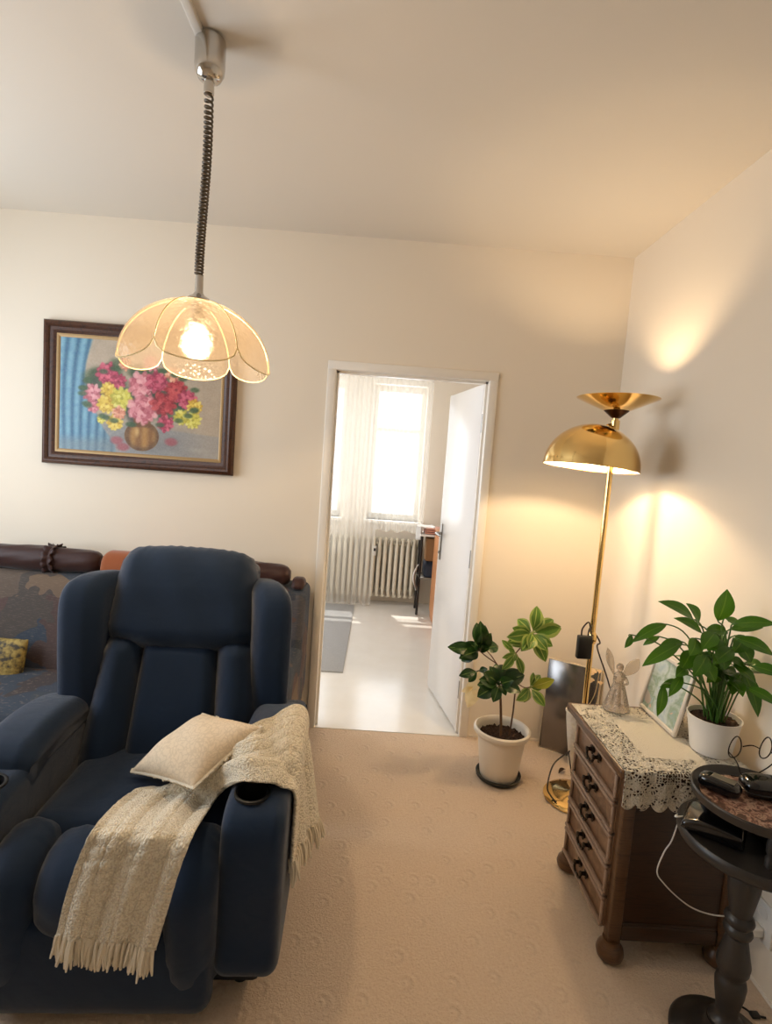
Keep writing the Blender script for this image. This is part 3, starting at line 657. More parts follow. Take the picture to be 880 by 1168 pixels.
for x in (SX0+.1,SX1-.1):
    for y in (2.25,2.8): g=G(); g.add(*lathe((x,y,0),[(.02,0),(.028,.065)],12)); g.put('foot','plastic',sofa)
# rolls resting on top of the sofa back
def rollb(name,x0,x1,y,z,r,mat,label,ruff,cat='bolster cushion',ends=True):
    e=thing(name,((x0+x1)/2,y,z-r),label,cat,None); seg=28; n=40; v=[];f=[]
    for i in range(n+1):
        t=i/n; x=x0+(x1-x0)*t; ed=min(t,1-t)*(x1-x0); rr=r*(1-.55*math.exp(-(ed/.02)))*(1-.05*math.sin(t*9))
        for k in range(seg): a=2*PI*k/seg; q=rr*(1+.03*math.sin(a*7+i*.5)); v.append((x,y+q*.95*math.cos(a),z+q*math.sin(a)))
    for i in range(n):
        for k in range(seg): f.append((i*seg+k,i*seg+(k+1)%seg,(i+1)*seg+(k+1)%seg,(i+1)*seg+k))
    f.append(tuple(range(seg))); f.append(tuple(n*seg+k for k in range(seg)))
    put('cover',v,f,mat,e)
    for xr in ruff:
        v=[];f=[]; m=60
        for i in range(5):
            for k in range(m):
                a=2*PI*k/m; w=abs(i-2)/2; rr=r*(1.02+.20*w*(1+.5*math.sin(a*13+i)))+.002; v.append((xr+(i-2)*.012+.006*math.sin(a*11)*w,y+rr*math.cos(a)*.95,z+rr*math.sin(a)))
        for i in range(4):
            for k in range(m): f.append((i*m+k,i*m+(k+1)%m,(i+1)*m+(k+1)%m,(i+1)*m+k))
        o=put('ruffle',v,f,mat,e); mm=o.modifiers.new('thick','SOLIDIFY'); mm.thickness=.003
    if ends:
        for xe in (x0,x1): g=G(); g.add(*lathe((xe,y,z),[(0,-.01),(r*.4,-.008),(r*.5,0),(r*.4,.008),(0,.01)],16,Matrix.Rotation(PI/2,4,'Y'))); g.put('end_button',mat,e)
    return e
rollb('bolster_cushion',-2.05,-1.375,2.76,.891,.062,'roll','brown satin bolster cushion with a ruffled tie, on the sofa back left of the recliner',[-1.62])
rollb('bolster_cushion',-.868,-.415,2.76,.888,.060,'roll','brown satin bolster cushion peeping out behind the right wing of the recliner',[-.70],ends=False)
o=put('rust_cushion',*slab(smooth_loop([(2.70,.832),(2.69,.89),(2.72,.94),(2.78,.955),(2.83,.93),(2.845,.88),(2.83,.832)],4),-1.362,-.88,.035,6),'orange',loc=(-1.12,2.76,.83)); tag(o,'rust orange cushion between the two brown bolsters on the sofa back','cushion')
g=G(); g.add(*slab(smooth_loop([(2.70,.832),(2.695,.86),(2.72,.885),(2.77,.885),(2.80,.86),(2.80,.832)],4),-.400,-.335,.02,5)); o=g.put('brown_pouch','roll',loc=(-.38,2.75,.83)); tag(o,'small brown satin pouch at the right end of the sofa back','pouch')
# small gold patterned cushion at the left
t=NT('gold_brocade'); v_=t.coord(); n=t.noise(v_,38,3); t.set(t.ramp(n.outputs['Fac'],[(.4,srgb(58,52,40)),(.52,srgb(136,116,58)),(.65,srgb(168,146,80))]),.7); t.bump(n.outputs['Fac'],.3,.004)
c0=at(-6,760,y=2.48); R_=.13
def gc(u,v,s):
    U,V=2*u-1,2*v-1; h=.05*max(0,(1-U*U)*(1-V*V))**.42; return c0+Vector((U*R_,V*R_*.30+ -s*h*.95, V*R_*.95+s*h*.3))
g=G(); v,f,uv=grid(lambda a,b:gc(a,b,1),18,18,ease(18),ease(18)); g.add(v,f); v,f,uv=grid(lambda a,b:gc(a,b,-1),18,18,ease(18),ease(18)); g.add(v,[q[::-1] for q in f])
o=g.put('gold_cushion',t.m,loc=(c0.x,c0.y,.41)); tag(o,'small gold brocade cushion leaning on the sofa at the left edge','cushion')
# ================================================================== OIL PAINTING
PX0,PX1,PZ0,PZ1=-1.776,-.776,1.372,2.112
pa=thing('framed_painting',((PX0+PX1)/2,D,PZ0),'oil painting of a flower bouquet in a dark wooden frame on the cream wall','painting')
def ring(x0,x1,z0,z1,prof):
    """mitred frame: prof [(inward distance, height off the wall)]"""
    v=[];f=[]; n=len(prof)
    for (sx,sz) in ((0,0),(1,0),(1,1),(0,1)):
        for d,h in prof: v.append((x0+d if not sx else x1-d, D-h, z0+d if not sz else z1-d))
    for c in range(4):
        for k in range(n): f.append((c*n+k,c*n+(k+1)%n,((c+1)%4)*n+(k+1)%n,((c+1)%4)*n+k))
    return v,f
fw=.068
put('frame',*ring(PX0,PX1,PZ0,PZ1,[(0,.001),(0,.028),(.008,.040),(.020,.044),(.030,.038),(.034,.030),(.046,.030),(.054,.024),(fw,.018),(fw,.001)]),'frame',pa)
put('gilt_liner',*ring(PX0+fw-.004,PX1-fw+.004,PZ0+fw-.004,PZ1-fw+.004,[(0,.002),(0,.021),(.006,.022),(.020,.012),(.020,.002)]),'gilt',pa)
ix0,ix1,iz0,iz1=PX0+fw+.012,PX1-fw-.012,PZ0+fw+.012,PZ1-fw-.012
NX,NZ=300,215
X,Y=np.meshgrid(np.linspace(0,1,NX),np.linspace(0,1,NZ))   # Y up
AS=(ix1-ix0)/(iz1-iz0)
rs=np.random.RandomState(4)
def vn(fx,fy,seed):
    r=np.random.RandomState(seed); a=r.rand(fy+2,fx+2); gx=X*fx; gy=Y*fy; i=gx.astype(int); j=gy.astype(int); u=gx-i; w=gy-j; u=u*u*(3-2*u); w=w*w*(3-2*w)
    return a[j,i]*(1-u)*(1-w)+a[j,i+1]*u*(1-w)+a[j+1,i]*(1-u)*w+a[j+1,i+1]*u*w
IM=np.zeros((NZ,NX,3)); 
def lerp(m,c):
    global IM
    m=np.clip(m,0,1)[...,None]; IM=IM*(1-m)+np.array(c,float)*m
st=lambda a,b,x:np.clip((x-a)/(b-a),0,1)**2*(3-2*np.clip((x-a)/(b-a),0,1))
IM[:]=(176,158,138); lerp(vn(22,3,1)*.5,(200,186,164)); lerp(vn(30,12,2)*.35,(140,128,112)); lerp(st(.6,1,X)*.5,(168,150,128))
tb=st(.235,.205,Y-.03*np.sin(X*4)); lerp(tb,(150,152,152)); lerp(tb*vn(9,26,3)*.8,(184,186,184)); lerp(tb*vn(14,30,5)*.5,(118,120,124)); lerp(tb*st(.6,.95,X)*.6,(164,150,134))
ce=.175+.075*(1-Y)**2+.03*np.sin(Y*7)+ .10*st(.3,.0,Y); cm=st(ce+.012,ce-.012,X)
fo=.5+.5*np.sin((X+.12*(1-Y)*X*3)*95+2*np.sin(Y*3)); lerp(cm,(78,132,160)); lerp(cm*fo*.75,(134,182,200)); lerp(cm*(1-fo)**3*.8,(42,88,120)); lerp(cm*vn(20,30,7)*.3,(60,100,150)); lerp(cm*st(.16,.05,Y)*.6,(120,132,138))
def blob(x,y,r,c,a=1,sx=1,soft=.25): 
    d=np.sqrt(((X-x)*AS/sx)**2+(Y-y)**2)/r; lerp(st(1+soft,1-soft,d)*a,c)
blob(.55,.13,.16,(112,110,110),.6,2.2,.7)
for k in range(70):
    a=rs.rand()*6.28; q=rs.rand()**.5; blob(.49+.30*q*math.cos(a),.56+.27*q*math.sin(a),.035+.03*rs.rand(),[(40,58,40),(58,78,48),(34,44,38),(78,92,64)][k%4],.75,1+rs.rand(),.5)
# vase
vd=((X-.515)*AS/.155)**2+((Y-.165)/.135)**2; vm=st(1.06,.94,vd)*1; lerp(vm,(128,84,38)); gr=.5+.5*np.sin(np.arcsin(np.clip((X-.515)*AS/.16,-1,1))*9); lerp(vm*gr*.7,(188,140,70)); lerp(vm*st(.3,.9,vd)*.6,(70,46,28)); blob(.485,.2,.04,(226,188,120),.7,.5,.8); lerp(st(.05,.03,np.abs(Y-.285))*st(.085,.07,np.abs(X-.515)*AS),(104,66,34))
def stroke(x,y,rx,ry,an,c,a):
    dx=(X-x)*AS; dy=Y-y; u=dx*math.cos(an)+dy*math.sin(an); w=-dx*math.sin(an)+dy*math.cos(an); d=np.sqrt((u/rx)**2+(w/ry)**2); lerp(st(1.15,.7,d)*a,c)
def flower(x,y,r,c,dk,lt,n,seed):
    q=np.random.RandomState(seed); mixc=lambda p,k,t:tuple(p[i]*(1-t)+k[i]*t for i in range(3))
    stroke(x,y,r*.95,r*.9,0,mixc(c,dk,.6),.95)
    for R,m in ((.80,n+3),(.52,n),(.26,max(4,n-3))):
        for k in range(m):
            a=2*PI*k/m+q.rand()*.5; rr=R*r*(.9+.2*q.rand()); t_=q.rand(); col=mixc(c,lt,t_*.9) if q.rand()>.35 else mixc(c,dk,t_*.6)
            stroke(x+rr*math.cos(a)/AS,y+rr*math.sin(a),r*.30*(.8+.4*q.rand()),r*.20,a+(q.rand()-.5)*.8,col,.85)
            stroke(x+(rr+r*.07)*math.cos(a)/AS,y+(rr+r*.07)*math.sin(a),r*.05,r*.16,a,lt,.55*q.rand())
    stroke(x,y,r*.16,r*.14,0,dk,.6)
pink=((206,116,128),(150,52,70),(236,178,182)); mag=((176,52,82),(112,22,48),(222,112,132)); yel=((214,178,52),(160,112,26),(246,226,120)); sal=((220,140,110),(170,84,66),(244,196,164)); red=((164,36,46),(98,14,26),(206,84,84)); lem=((206,194,62),(140,134,36),(238,234,140))
for (x,y,r,c,n) in ((.20,.52,.085,pink,8),(.21,.40,.06,pink,7),(.29,.70,.10,mag,9),(.36,.64,.07,mag,8),(.30,.56,.07,yel,8),(.29,.43,.085,yel,9),(.385,.49,.10,lem,10),(.345,.27,.075,yel,8),(.26,.29,.04,lem,7),(.37,.36,.06,sal,8),(.50,.62,.115,pink,9),(.60,.66,.10,mag,9),(.515,.41,.135,pink,11),(.645,.47,.115,red,9),(.66,.29,.075,mag,8),(.72,.60,.10,red,9),(.79,.52,.09,mag,8),(.76,.36,.07,lem,8),(.84,.46,.07,yel,8),(.83,.34,.075,lem,8),(.40,.80,.06,sal,8),(.56,.82,.07,pink,8),(.70,.74,.07,sal,8)): flower(x,y,r,*c,n,int(x*1000))
for (x,y) in ((.36,.11),(.40,.055),(.70,.13)): blob(x,y,.035,(158,74,84),.8,1.6,.4)
for k in range(26): a=rs.rand()*6.28; blob(.5+.36*math.cos(a),.52+.26*math.sin(a),.022,(52,80,48),.8,1.8,.4)
lerp(vn(150,110,9)*.12,(255,250,235)); IM=np.clip(IM,0,255)/255
lin=np.where(IM<=.04045,IM/12.92,((IM+.055)/1.055)**2.4)
vs=[(ix0+(ix1-ix0)*i/(NX-1),D-.014,iz0+(iz1-iz0)*j/(NZ-1)) for j in range(NZ) for i in range(NX)]
fs=[(j*NX+i,j*NX+i+1,(j+1)*NX+i+1,(j+1)*NX+i) for j in range(NZ-1) for i in range(NX-1)]
t=NT('oil_paint'); at_=t.n.new('ShaderNodeVertexColor'); at_.layer_name='paint'; t.set(at_.outputs[0],.5); nz=t.noise(t.coord(),160,3); t.bump(nz.outputs['Fac'],.25,.003)
o=put('canvas',vs,fs,t.m,pa); ca=o.data.color_attributes.new('paint','FLOAT_COLOR','POINT'); buf=np.ones((NX*NZ,4)); buf[:,:3]=lin.reshape(-1,3); ca.data.foreach_set('color',buf.ravel())
# ================================================================== PENDANT LAMP
LX,LY=-.556,1.65
pe=thing('pendant_lamp',(LX,LY,C),'pendant lamp with a scalloped petal glass shade on a spiral cord','ceiling lamp')
g=G(); g.add(*lathe((LX,LY,0),[(.030,C-.001),(.041,C-.006),(.042,C-.012),(.042,C-.075),(.040,C-.092),(.032,C-.108),(.018,C-.116),(0,C-.117)],40)); can=g.put('canopy','chrome',pe)
g=G(); g.add(*lathe((LX,LY,0),[(.014,C-.114),(.0145,C-.15),(.012,C-.152),(0,C-.152)],20)); g.put('cord_grip','chrome',can)
zt,zb=2.515,2.005; turns=46; pts=[]; Rh=.0105
for i in range(turns*14+1):
    t_=i/(turns*14); a=2*PI*turns*(t_**1.22); z=zt-(zt-zb)*t_; cxo=.004*math.sin(t_*5); pts.append((LX+cxo-.004*t_+Rh*math.cos(a),LY+Rh*math.sin(a),z))
g=G(); g.add(*tube([(LX,LY,2.53)]+pts+[(LX-.004,LY,1.99)],.0034,6)); g.put('spiral_cord','cord',pe)
sx=LX-.006
g=G(); g.add(*lathe((sx,LY,0),[(0,2.008),(.009,2.006),(.0115,2.0),(.012,1.955),(.016,1.948),(.030,1.940),(.040,1.932),(.040,1.929),(0,1.929)],28)); stem=g.put('stem_cap','chrome',pe)
g=G(); g.add(*lathe((sx,LY,0),[(.018,1.93),(.0185,1.87),(.021,1.868),(.021,1.845),(0,1.843)],24)); g.put('lamp_holder','whitep',pe)
# six curved glass petals, brass came along each seam and round each scallop
MT['wire']=plain('gold_seam_wire',srgb(240,222,172),.35,.35)
NP=6; Rr=.212; zt2=1.932
def dome(phi,s):   # s 0 top .. 1 rim
    a=s*PI*.53; return Vector((sx+math.sin(a)*Rr/ math.sin(min(PI*.53,PI/2))*math.cos(phi)*1.0,LY+math.sin(a)*Rr*math.sin(phi),zt2-.185*(1-math.cos(a))))
ph0=math.radians(-71.4)
def smax(w): return .84+.16*math.sqrt(max(0,1-abs(w)**2.2))   # scallop: longest at the petal's middle
t=NT('frosted_petal_glass'); v_=t.coord(); vo=t.n.new('ShaderNodeTexVoronoi'); vo.inputs['Scale'].default_value=75; t.lk(v_,vo.inputs['Vector'])
t.b.inputs['Base Color'].default_value=srgb(150,142,132); t.b.inputs['Roughness'].default_value=.08; bn=t.bump(vo.outputs['Distance'],.5,.004)
tr=t.n.new('ShaderNodeBsdfTranslucent'); tr.inputs[0].default_value=srgb(232,216,194); tp=t.n.new('ShaderNodeBsdfTransparent'); tp.inputs[0].default_value=srgb(240,232,220)
t.lk(bn,tr.inputs['Normal'])
rf=t.n.new('ShaderNodeBsdfRefraction'); rf.inputs['Color'].default_value=srgb(234,224,212); rf.inputs['Roughness'].default_value=.55; rf.inputs['IOR'].default_value=1.12; t.lk(bn,rf.inputs['Normal'])
m1=t.n.new('ShaderNodeMixShader'); m1.inputs[0].default_value=.14; t.lk(t.b.outputs[0],m1.inputs[1]); t.lk(tr.outputs[0],m1.inputs[2])
m3=t.n.new('ShaderNodeMixShader'); m3.inputs[0].default_value=.58; t.lk(m1.outputs[0],m3.inputs[1]); t.lk(rf.outputs[0],m3.inputs[2])
m2=t.n.new('ShaderNodeMixShader'); m2.inputs[0].default_value=.46; t.lk(m3.outputs[0],m2.inputs[1]); t.lk(tp.outputs[0],m2.inputs[2]); t.lk(m2.outputs[0],t.out.inputs[0]); MT['petal']=t.m
shade=put('lamp_shade',*(lambda g:(g.v,g.f))((lambda g:g.add(*lathe((sx,LY,0),[(.02,zt2+.001),(.042,zt2-.002),(.043,zt2-.006),(.02,zt2-.003)],32,closed=True)))(G())),'brass',pe)
for k in range(NP):
    pc=ph0+2*PI*k/NP; 
    def pf(a,b):
        w=2*a-1; s=.14+(smax(w)-.14)*b; p=dome(pc+w*PI/NP,s); bul=.003*math.cos(w*PI/2)*math.sin(PI*.5*b); return p+Vector((math.cos(pc),math.sin(pc),0))*bul
    v,f,uv=grid(pf,16,18); o=put('petal',v,f,'petal',shade); 
    g=G(); edge=[pf(0,b/20) for b in range(2,21)]+[pf(a/20,1) for a in range(1,21)]; g.add(*tube(edge,.0019,5)); g.put('seam_wire','wire',shade)
t=NT('bulb_glow'); em=t.n.new('ShaderNodeEmission'); em.inputs[0].default_value=(1,.74,.42,1); em.inputs[1].default_value=45; tp=t.n.new('ShaderNodeBsdfTransparent'); mx_=t.n.new('ShaderNodeMixShader'); mx_.inputs[0].default_value=.30; t.lk(tp.outputs[0],mx_.inputs[1]); t.lk(em.outputs[0],mx_.inputs[2]); t.lk(mx_.outputs[0],t.out.inputs[0]); MT['bulb']=t.m
put('bulb',*lathe((sx,LY,0),[(.012,1.848),(.014,1.84),(.026,1.815),(.030,1.795),(.026,1.775),(.014,1.764),(0,1.762)],24),'bulb',pe)
def point(name,loc,w,col,r=.03):
    l=bpy.data.lights.new(name,'POINT'); l.energy=w; l.color=col; l.shadow_soft_size=r; o=bpy.data.objects.new(name,l); COL.objects.link(o); o.location=loc; return o
WARM=(1,.72,.43)
point('pendant_light',(sx,LY,1.795),P_PEND,WARM,.022)
# ================================================================== BRASS FLOOR LAMP
fx,fy=1.02,2.40
fl=thing('floor_lamp',(fx,fy,0),'brass floor lamp with a dome reading shade and an uplighter bowl','floor lamp')
put('base',*lathe((fx,fy,0),[(0,.0),(.135,.0),(.142,.004),(.143,.010),(.136,.016),(.10,.022),(.04,.030),(.018,.040),(.013,.06),(0,.06)],56),'brass',fl)
put('pole',*tube([(fx,fy,.03),(fx,fy,1.80)],.0125,20),'brass',fl)
put('pole_joint',*lathe((fx,fy,.775),[(.0126,-.03),(.016,-.026),(.021,-.012),(.021,.012),(.016,.024),(.0126,.03)],24),'brass',fl)
put('collar',*lathe((fx,fy,0),[(.014,1.765),(.020,1.768),(.052,1.796),(.054,1.803),(.03,1.803),(.02,1.79)],32),'brassd',fl)
bz=1.80
put('uplighter_bowl',*lathe((fx,fy,0),[(.02,bz-.006),(.054,bz-.002),(.10,bz+.018),(.170,bz+.050),(.172,bz+.0515),(.170,bz+.053),(.10,bz+.0215),(.054,bz+.0015),(.02,bz-.0025)],56,closed=True),'brass',fl)
# dome shade hung on a short arm in front of the pole
dxc=.925; dyc=2.385; Mx=Matrix.Rotation(math.radians(4),4,'Y')@Matrix.Rotation(math.radians(-2),4,'X')
pr=[];Rd=.203;hd=.19
for i in range(17):
    a=PI/2*i/16; pr.append((Rd*math.sin(a),hd*math.cos(a)))
pin=[(r*.985,z*.98-.001) for r,z in pr[::-1]]
DZ=1.543
t=NT('white_shade_lining'); t.set(srgb(246,238,220),.6); MT['lining']=t.m
g1=lathe((dxc,dyc,DZ),pr+[(Rd+.001,-.003),(Rd*.985,-.003)],56,Mx); dome_=put('dome_shade',*(lambda v,f:(v,[q for q in f if len(q)==4]))(*g1),'brass',fl)
g2=lathe((dxc,dyc,DZ),pin[:-1]+[(0.001,hd*.98-.001)],56,Mx); put('lining',*(lambda v,f:(v,[q for q in f if len(q)==4]))(*g2),'lining',dome_)
g=G(); tp_=Vector((dxc,dyc,DZ))+Mx@Vector((.07,0,hd*.90)); g.add(*tube(spline([tp_+Vector((-.03,0,.004)),tp_+Vector((0,0,.012)),(fx-.03,fy,1.728),(fx,fy,1.735)],6),.011,12)); g.add(*lathe((fx,fy,1.735),[(.0126,-.022),(.019,-.02),(.019,.02),(.0126,.022)],20)); g.put('shade_arm','brass',fl)
bz2=DZ+.055
g=G(); b0=Vector((dxc,dyc,DZ)); g.add(*lathe(b0,[(.0,-.004),(.014,-.002),(.027,.018),(.031,.045),(.026,.085),(.018,.118),(.0,.12)],24,Mx)); g.put('reading_bulb','bulb',fl)
g=G(); g.add(*lathe(b0,[(.019,.118),(.02,hd*.95)],20,Mx)); g.put('bulb_socket','whitep',fl)
g=G(); g.add(*lathe((fx,fy,0),[(.0,1.801),(.009,1.802),(.011,1.809),(.009,1.817),(0,1.820)],20)); g.put('uplighter_bulb','bulb',fl)
put('added_beam_cup',*lathe((fx,fy,0),[(.018,1.799),(.036,1.802),(.044,1.812),(.047,1.8535),(.049,1.8535),(.046,1.810),(.037,1.7995),(.018,1.797)],32,closed=True),'brass',fl)  # unseen cup added inside the bowl to narrow the uplight's spread
point('reading_light',b0+Vector((0,0,-.012)) if False else b0+Mx@Vector((0,0,.095)),P_DOWN,WARM,.024)
point('uplight',(fx,fy,1.811),P_UP,WARM,.010)
bpy.data.objects['reading_bulb'].visible_shadow=True
# black switch box hanging from the pole by its cable
bx=at(666,738,y=2.36); g=G(); g.add(*box(bx.x-.033,bx.x+.030,2.345,2.375,bx.z-.052,bx.z+.052,b=.005)); g.put('switch_box','plastic',fl)
jt=Vector((fx+.016,fy-.01,.79))
g=G(); g.add(*tube(spline([(bx.x-.018,2.36,bx.z+.05),(bx.x-.016,2.36,bx.z+.085),(bx.x+.012,2.365,bx.z+.112),(fx-.012,2.38,.795),jt],8),.0035,6)); g.add(*tube(spline([(bx.x+.012,2.36,bx.z+.05),(bx.x+.014,2.36,bx.z+.08),(bx.x+.03,2.37,bx.z+.10)],8),.0035,6))
p2=at(694,780,y=2.33); g.add(*tube(spline([jt,(fx+.03,fy-.02,.76),at(681,740,y=2.35),p2,at(700,815,y=2.30),(1.02,2.28,.25),(1.0,2.25,.05),(.98,2.24,.028)],8),.0035,6)); g.put('cable','cordb',fl)
g=G(); g.add(*tube(spline([at(634,915,z=.022),at(628,908,z=.03),at(624,897,y=2.36),at(631,872,y=2.45),at(648,858,y=2.5),(1.02,2.52,.15),(1.02,2.44,.06),(1.02,2.412,.045)],8),.0036,6)); g.put('base_cable','cordb',fl)
# ================================================================== LEANING MIRROR in the corner
mr=thing('leaning_mirror',(1.10,2.80,0),'dark mirror panel leaning across the corner behind the brass lamp pole','mirror')
ma=Vector((.985,2.865,.0)); mb=Vector((1.222,2.715,.0)); hgt=.50; md=(mb-ma).normalized(); mn=Vector((md.y,-md.x,0)); tilt=.035
def mq(u,z,o): return ma+md*u+Vector((0,0,z))-mn*(tilt*(z/hgt))+mn*o
Lm=(mb-ma).length
def mbox(u0,u1,z0,z1,o0,o1): b=box(u0,u1,o0,o1,z0,z1,b=.001,seg=1); return [mq(q.x,q.z,q.y) for q in b[0]],b[1]
t=NT('smoked_mirror'); t.set(srgb(128,124,122),.22,.85,.5); MT['mirror']=t.m
put('mirror_glass',*mbox(.004,Lm-.004,.004,hgt-.004,-.002,.003),'mirror',mr)
g=G()
for a in ((0,.005,0,hgt),(Lm-.005,Lm,0,hgt),(.005,Lm-.005,0,.005),(.005,Lm-.005,hgt-.005,hgt)): g.add(*mbox(*a,-.010,.005))
g.add(*mbox(.005,Lm-.005,.005,hgt-.005,-.010,-.004)); g.put('frame',plain('pale_mirror_edge',srgb(206,192,168),.4),mr)
# white textured vase with dried flowers, behind the chest
vx,vy=1.115,2.70
vs_=thing('white_vase',(vx,vy,0),'white textured vase standing on the carpet behind the chest','vase')
t=NT('white_textured_ceramic'); v_=t.coord(); vo=t.n.new('ShaderNodeTexVoronoi'); vo.inputs['Scale'].default_value=55; t.lk(v_,vo.inputs['Vector']); t.set(srgb(232,226,214),.45); t.bump(vo.outputs['Distance'],.6,.006); MT['vase']=t.m
put('body',*lathe((vx,vy,0),[(0,0),(.020,0),(.022,.01),(.026,.06),(.040,.15),(.052,.24),(.056,.285),(.052,.285),(.048,.24),(.036,.15),(.02,.05),(0,.04)],32),'vase',vs_)
put('rim',*lathe((vx,vy,0),[(.053,.280),(.060,.286),(.060,.292),(.053,.292)],32,closed=True),'vase',vs_)
fs_=thing('dried_flowers',(vx,vy,.03),'dried cream flowers on thin stalks rising behind the brass lamp pole','flowers')
MT['petalc']=thin('dried_petal',srgb(240,216,178),.4,.05); MT['stalk']=plain('dry_stalk',srgb(206,178,132),.7)
fh=[(at(674,768,y=2.62),.030),(at(673,777,y=2.60),.022),(at(683,767,y=2.64),.016),(at(684,780,y=2.60),.016)]
for i,(p,r) in enumerate(fh):
    g=G(); g.add(*tube(spline([(vx+.004*i,vy,.05),(vx+.02,vy-.005,.25),(p.x-.012,p.y,p.z-.12),p],8),.0022,6)); g.put('stalk','stalk',fs_)
    g=G()
    for k in range(7):
        a=2*PI*k/7; dr=Vector((math.cos(a),math.sin(a)*.6,.35+.4*math.sin(k*2.3))); g.add(*leaf(p,p+dr.normalized()*r,(0,-.4,1),r*.9,.15,.3,6,.6)[:2])
    g.put('blossom','petalc',fs_)
# ================================================================== FLOOR PLANT
px,py_=.690,2.545
fp=thing('potted_houseplant',(px,py_,0),'leafy variegated houseplant in a cream pot on the carpet by the doorway','plant')
put('saucer',*lathe((px,py_,0),[(0,0),(.095,0),(.108,.012),(.110,.026),(.105,.027),(.100,.014),(0,.010)],40),'saucer',fp)
put('pot',*lathe((px,py_,0),[(0,.014),(.088,.014),(.092,.03),(.110,.17),(.113,.205),(.116,.207),(.117,.222),(.130,.226),(.137,.238),(.136,.252),(.128,.258),(.120,.252),(.115,.235),(.112,.20),(0,.20)],48),'pot',fp)
v,f,uv=grid(lambda a,b:(px+(2*a-1)*.111*math.sqrt(1-.5*(2*b-1)**2),py_+(2*b-1)*.111*math.sqrt(1-.5*(2*a-1)**2),.212+.010*math.sin(a*37+b*11)*math.cos(b*41+a*7)),24,24); put('soil',v,f,'soil',fp)
Q=lambda x,y,d=0:at(x,y,y=py_+d)
soilp=lambda x:Vector((at(x,800,y=py_).x,py_,.205))
hub={'a':Q(546,742,-.02),'b':Q(607,722,-.03),'c':Q(569,780,-.06),'d':Q(604,784,-.02),'e':Q(566,757,.0),'g':Q(588,745,.0),'h':Q(545,765,-.02)}
g=G(); g.add(*tube(spline([Vector((Q(571,838).x,py_,.20)),Q(571,815),Q(570,790),Q(566,757)],8),[.0075-.003*i/24 for i in range(25)],8)); g.add(*tube(spline([hub['e'],Q(556,750),hub['a']],8),.003,6)); g.add(*tube(spline([hub['e'],Q(560,748,-.01),Q(553,740,-.03)],8),.003,6)); g.add(*tube(spline([Q(569,780),Q(552,768),hub['h']],8),.0028,6)); g.put('trunk','bark',fp)
g=G(); g.add(*tube(spline([Vector((Q(581,838).x,py_+.01,.20)),Q(585,810),Q(589,770),Q(592,755),hub['g']],8),[.0042-.0012*i/32 for i in range(33)],7)); g.add(*tube(spline([hub['g'],Q(594,738,-.01),hub['b']],8),.003,6)); g.add(*tube(spline([Q(588,778),Q(597,784),hub['d']],8),.003,6)); g.put('side_stem','bark',fp)
def fan(c,spec,mat,w,up,nm='leaves',dz=0):
    g=G(); 
    ex=[]
    if len(spec)>3:
        for q_ in range(len(spec)-1):
            a_,b_=spec[q_],spec[q_+1]; c2=((a_[0]+b_[0])/2,(a_[1]+b_[1])/2); ex.append((c2[0]+random.uniform(-4,4),c2[1]+random.uniform(-4,4),(a_[2]+b_[2])/2+random.uniform(-.04,.02)))
    for (tx,ty,dd) in list(spec)+ex:
        t_=Q(tx,ty,dd); L=(t_-c).length
        if L<.03: continue
        wd=max(.024,min(L*.47,.058))*w; pet=c.lerp(t_,.12)
        g.add(*leaf(pet,t_,(up[0]+random.uniform(-.2,.2),up[1],up[2]+random.uniform(-.2,.2)),wd,.10,.22,9,.52)); g.add(*[q for q in tube([c,pet],.0018,5)])
    return g.put(nm,mat,fp,uv=True)
fan(hub['a'],[(510,738,-.03),(527,748,-.08),(526,754,0),(543,710,.02),(553,713,-.03),(560,722,-.06),(559,740,-.08),(540,732,-.10),(568,737,.04),(536,753,-.05),(549,720,-.09)],'leaf_d',1.1,(0,-.9,.5))
fan(hub['b'],[(612,691,.0),(631,707,.02),(640,717,-.03),(622,755,-.09),(584,716,-.03),(578,733,-.07),(594,743,-.09),(603,741,-.11),(590,706,.04),(624,742,-.1)],'leaf_v',1.15,(-.1,-1,.25))
fan(hub['c'],[(544,795,-.06),(546,775,-.10),(553,765,-.02),(565,757,.0),(573,758,.03),(562,801,-.11),(594,790,-.12),(598,770,-.05),(588,766,.03),(585,776,-.14)],'leaf_d',1.2,(0,-.9,.6))
fan(hub['d'],[(621,806,-.08),(608,767,.02),(600,799,-.05),(588,799,-.1),(616,770,.03)],'leaf_v',1.0,(0,-1,.3))
fan(hub['d'],[(632,775,-.04)],'leaf_y',.9,(0,-1,.4),'yellow_leaf')
fan(hub['h'],[(523,771,-.05),(534,778,-.02),(556,763,-.06)],'leaf_d',1.0,(0,-.9,.5)); fan(hub['g'],[(572,764,-.06),(572,730,.03),(580,742,.0),(596,770,-.05)],'leaf_v',.8,(0,-1,.3))
g=G(); wl=[Q(546,764,.01),Q(541,785,.0),Q(533,807,-.01)]
g.add(*leaf(wl[0],wl[2],(0,-1,.1),.085,.03,.5,12,.5,wave=.25)[:2]); g.add(*leaf(Q(540,782,.0),Q(526,789,-.01),(0,-1,.3),.03,.05,.5,8,.5,wave=.2)[:2]); g.put('withered_leaf','dry',fp)
# fallen leaf bit on the carpet
q=at(640,881,z=.004); g=G(); v,f,uv=leaf((q.x-.018,q.y-.01,.003),(q.x+.028,q.y+.02,.010),(0,0,1),.022,.15,.6); g.add(v,f); o=g.put('fallen_leaf',plain('brown_dry_leaf',srgb(60,38,22),.8),loc=(q.x,q.y,0)); tag(o,'small dry brown leaf lying on the carpet near the brass lamp base','leaf')
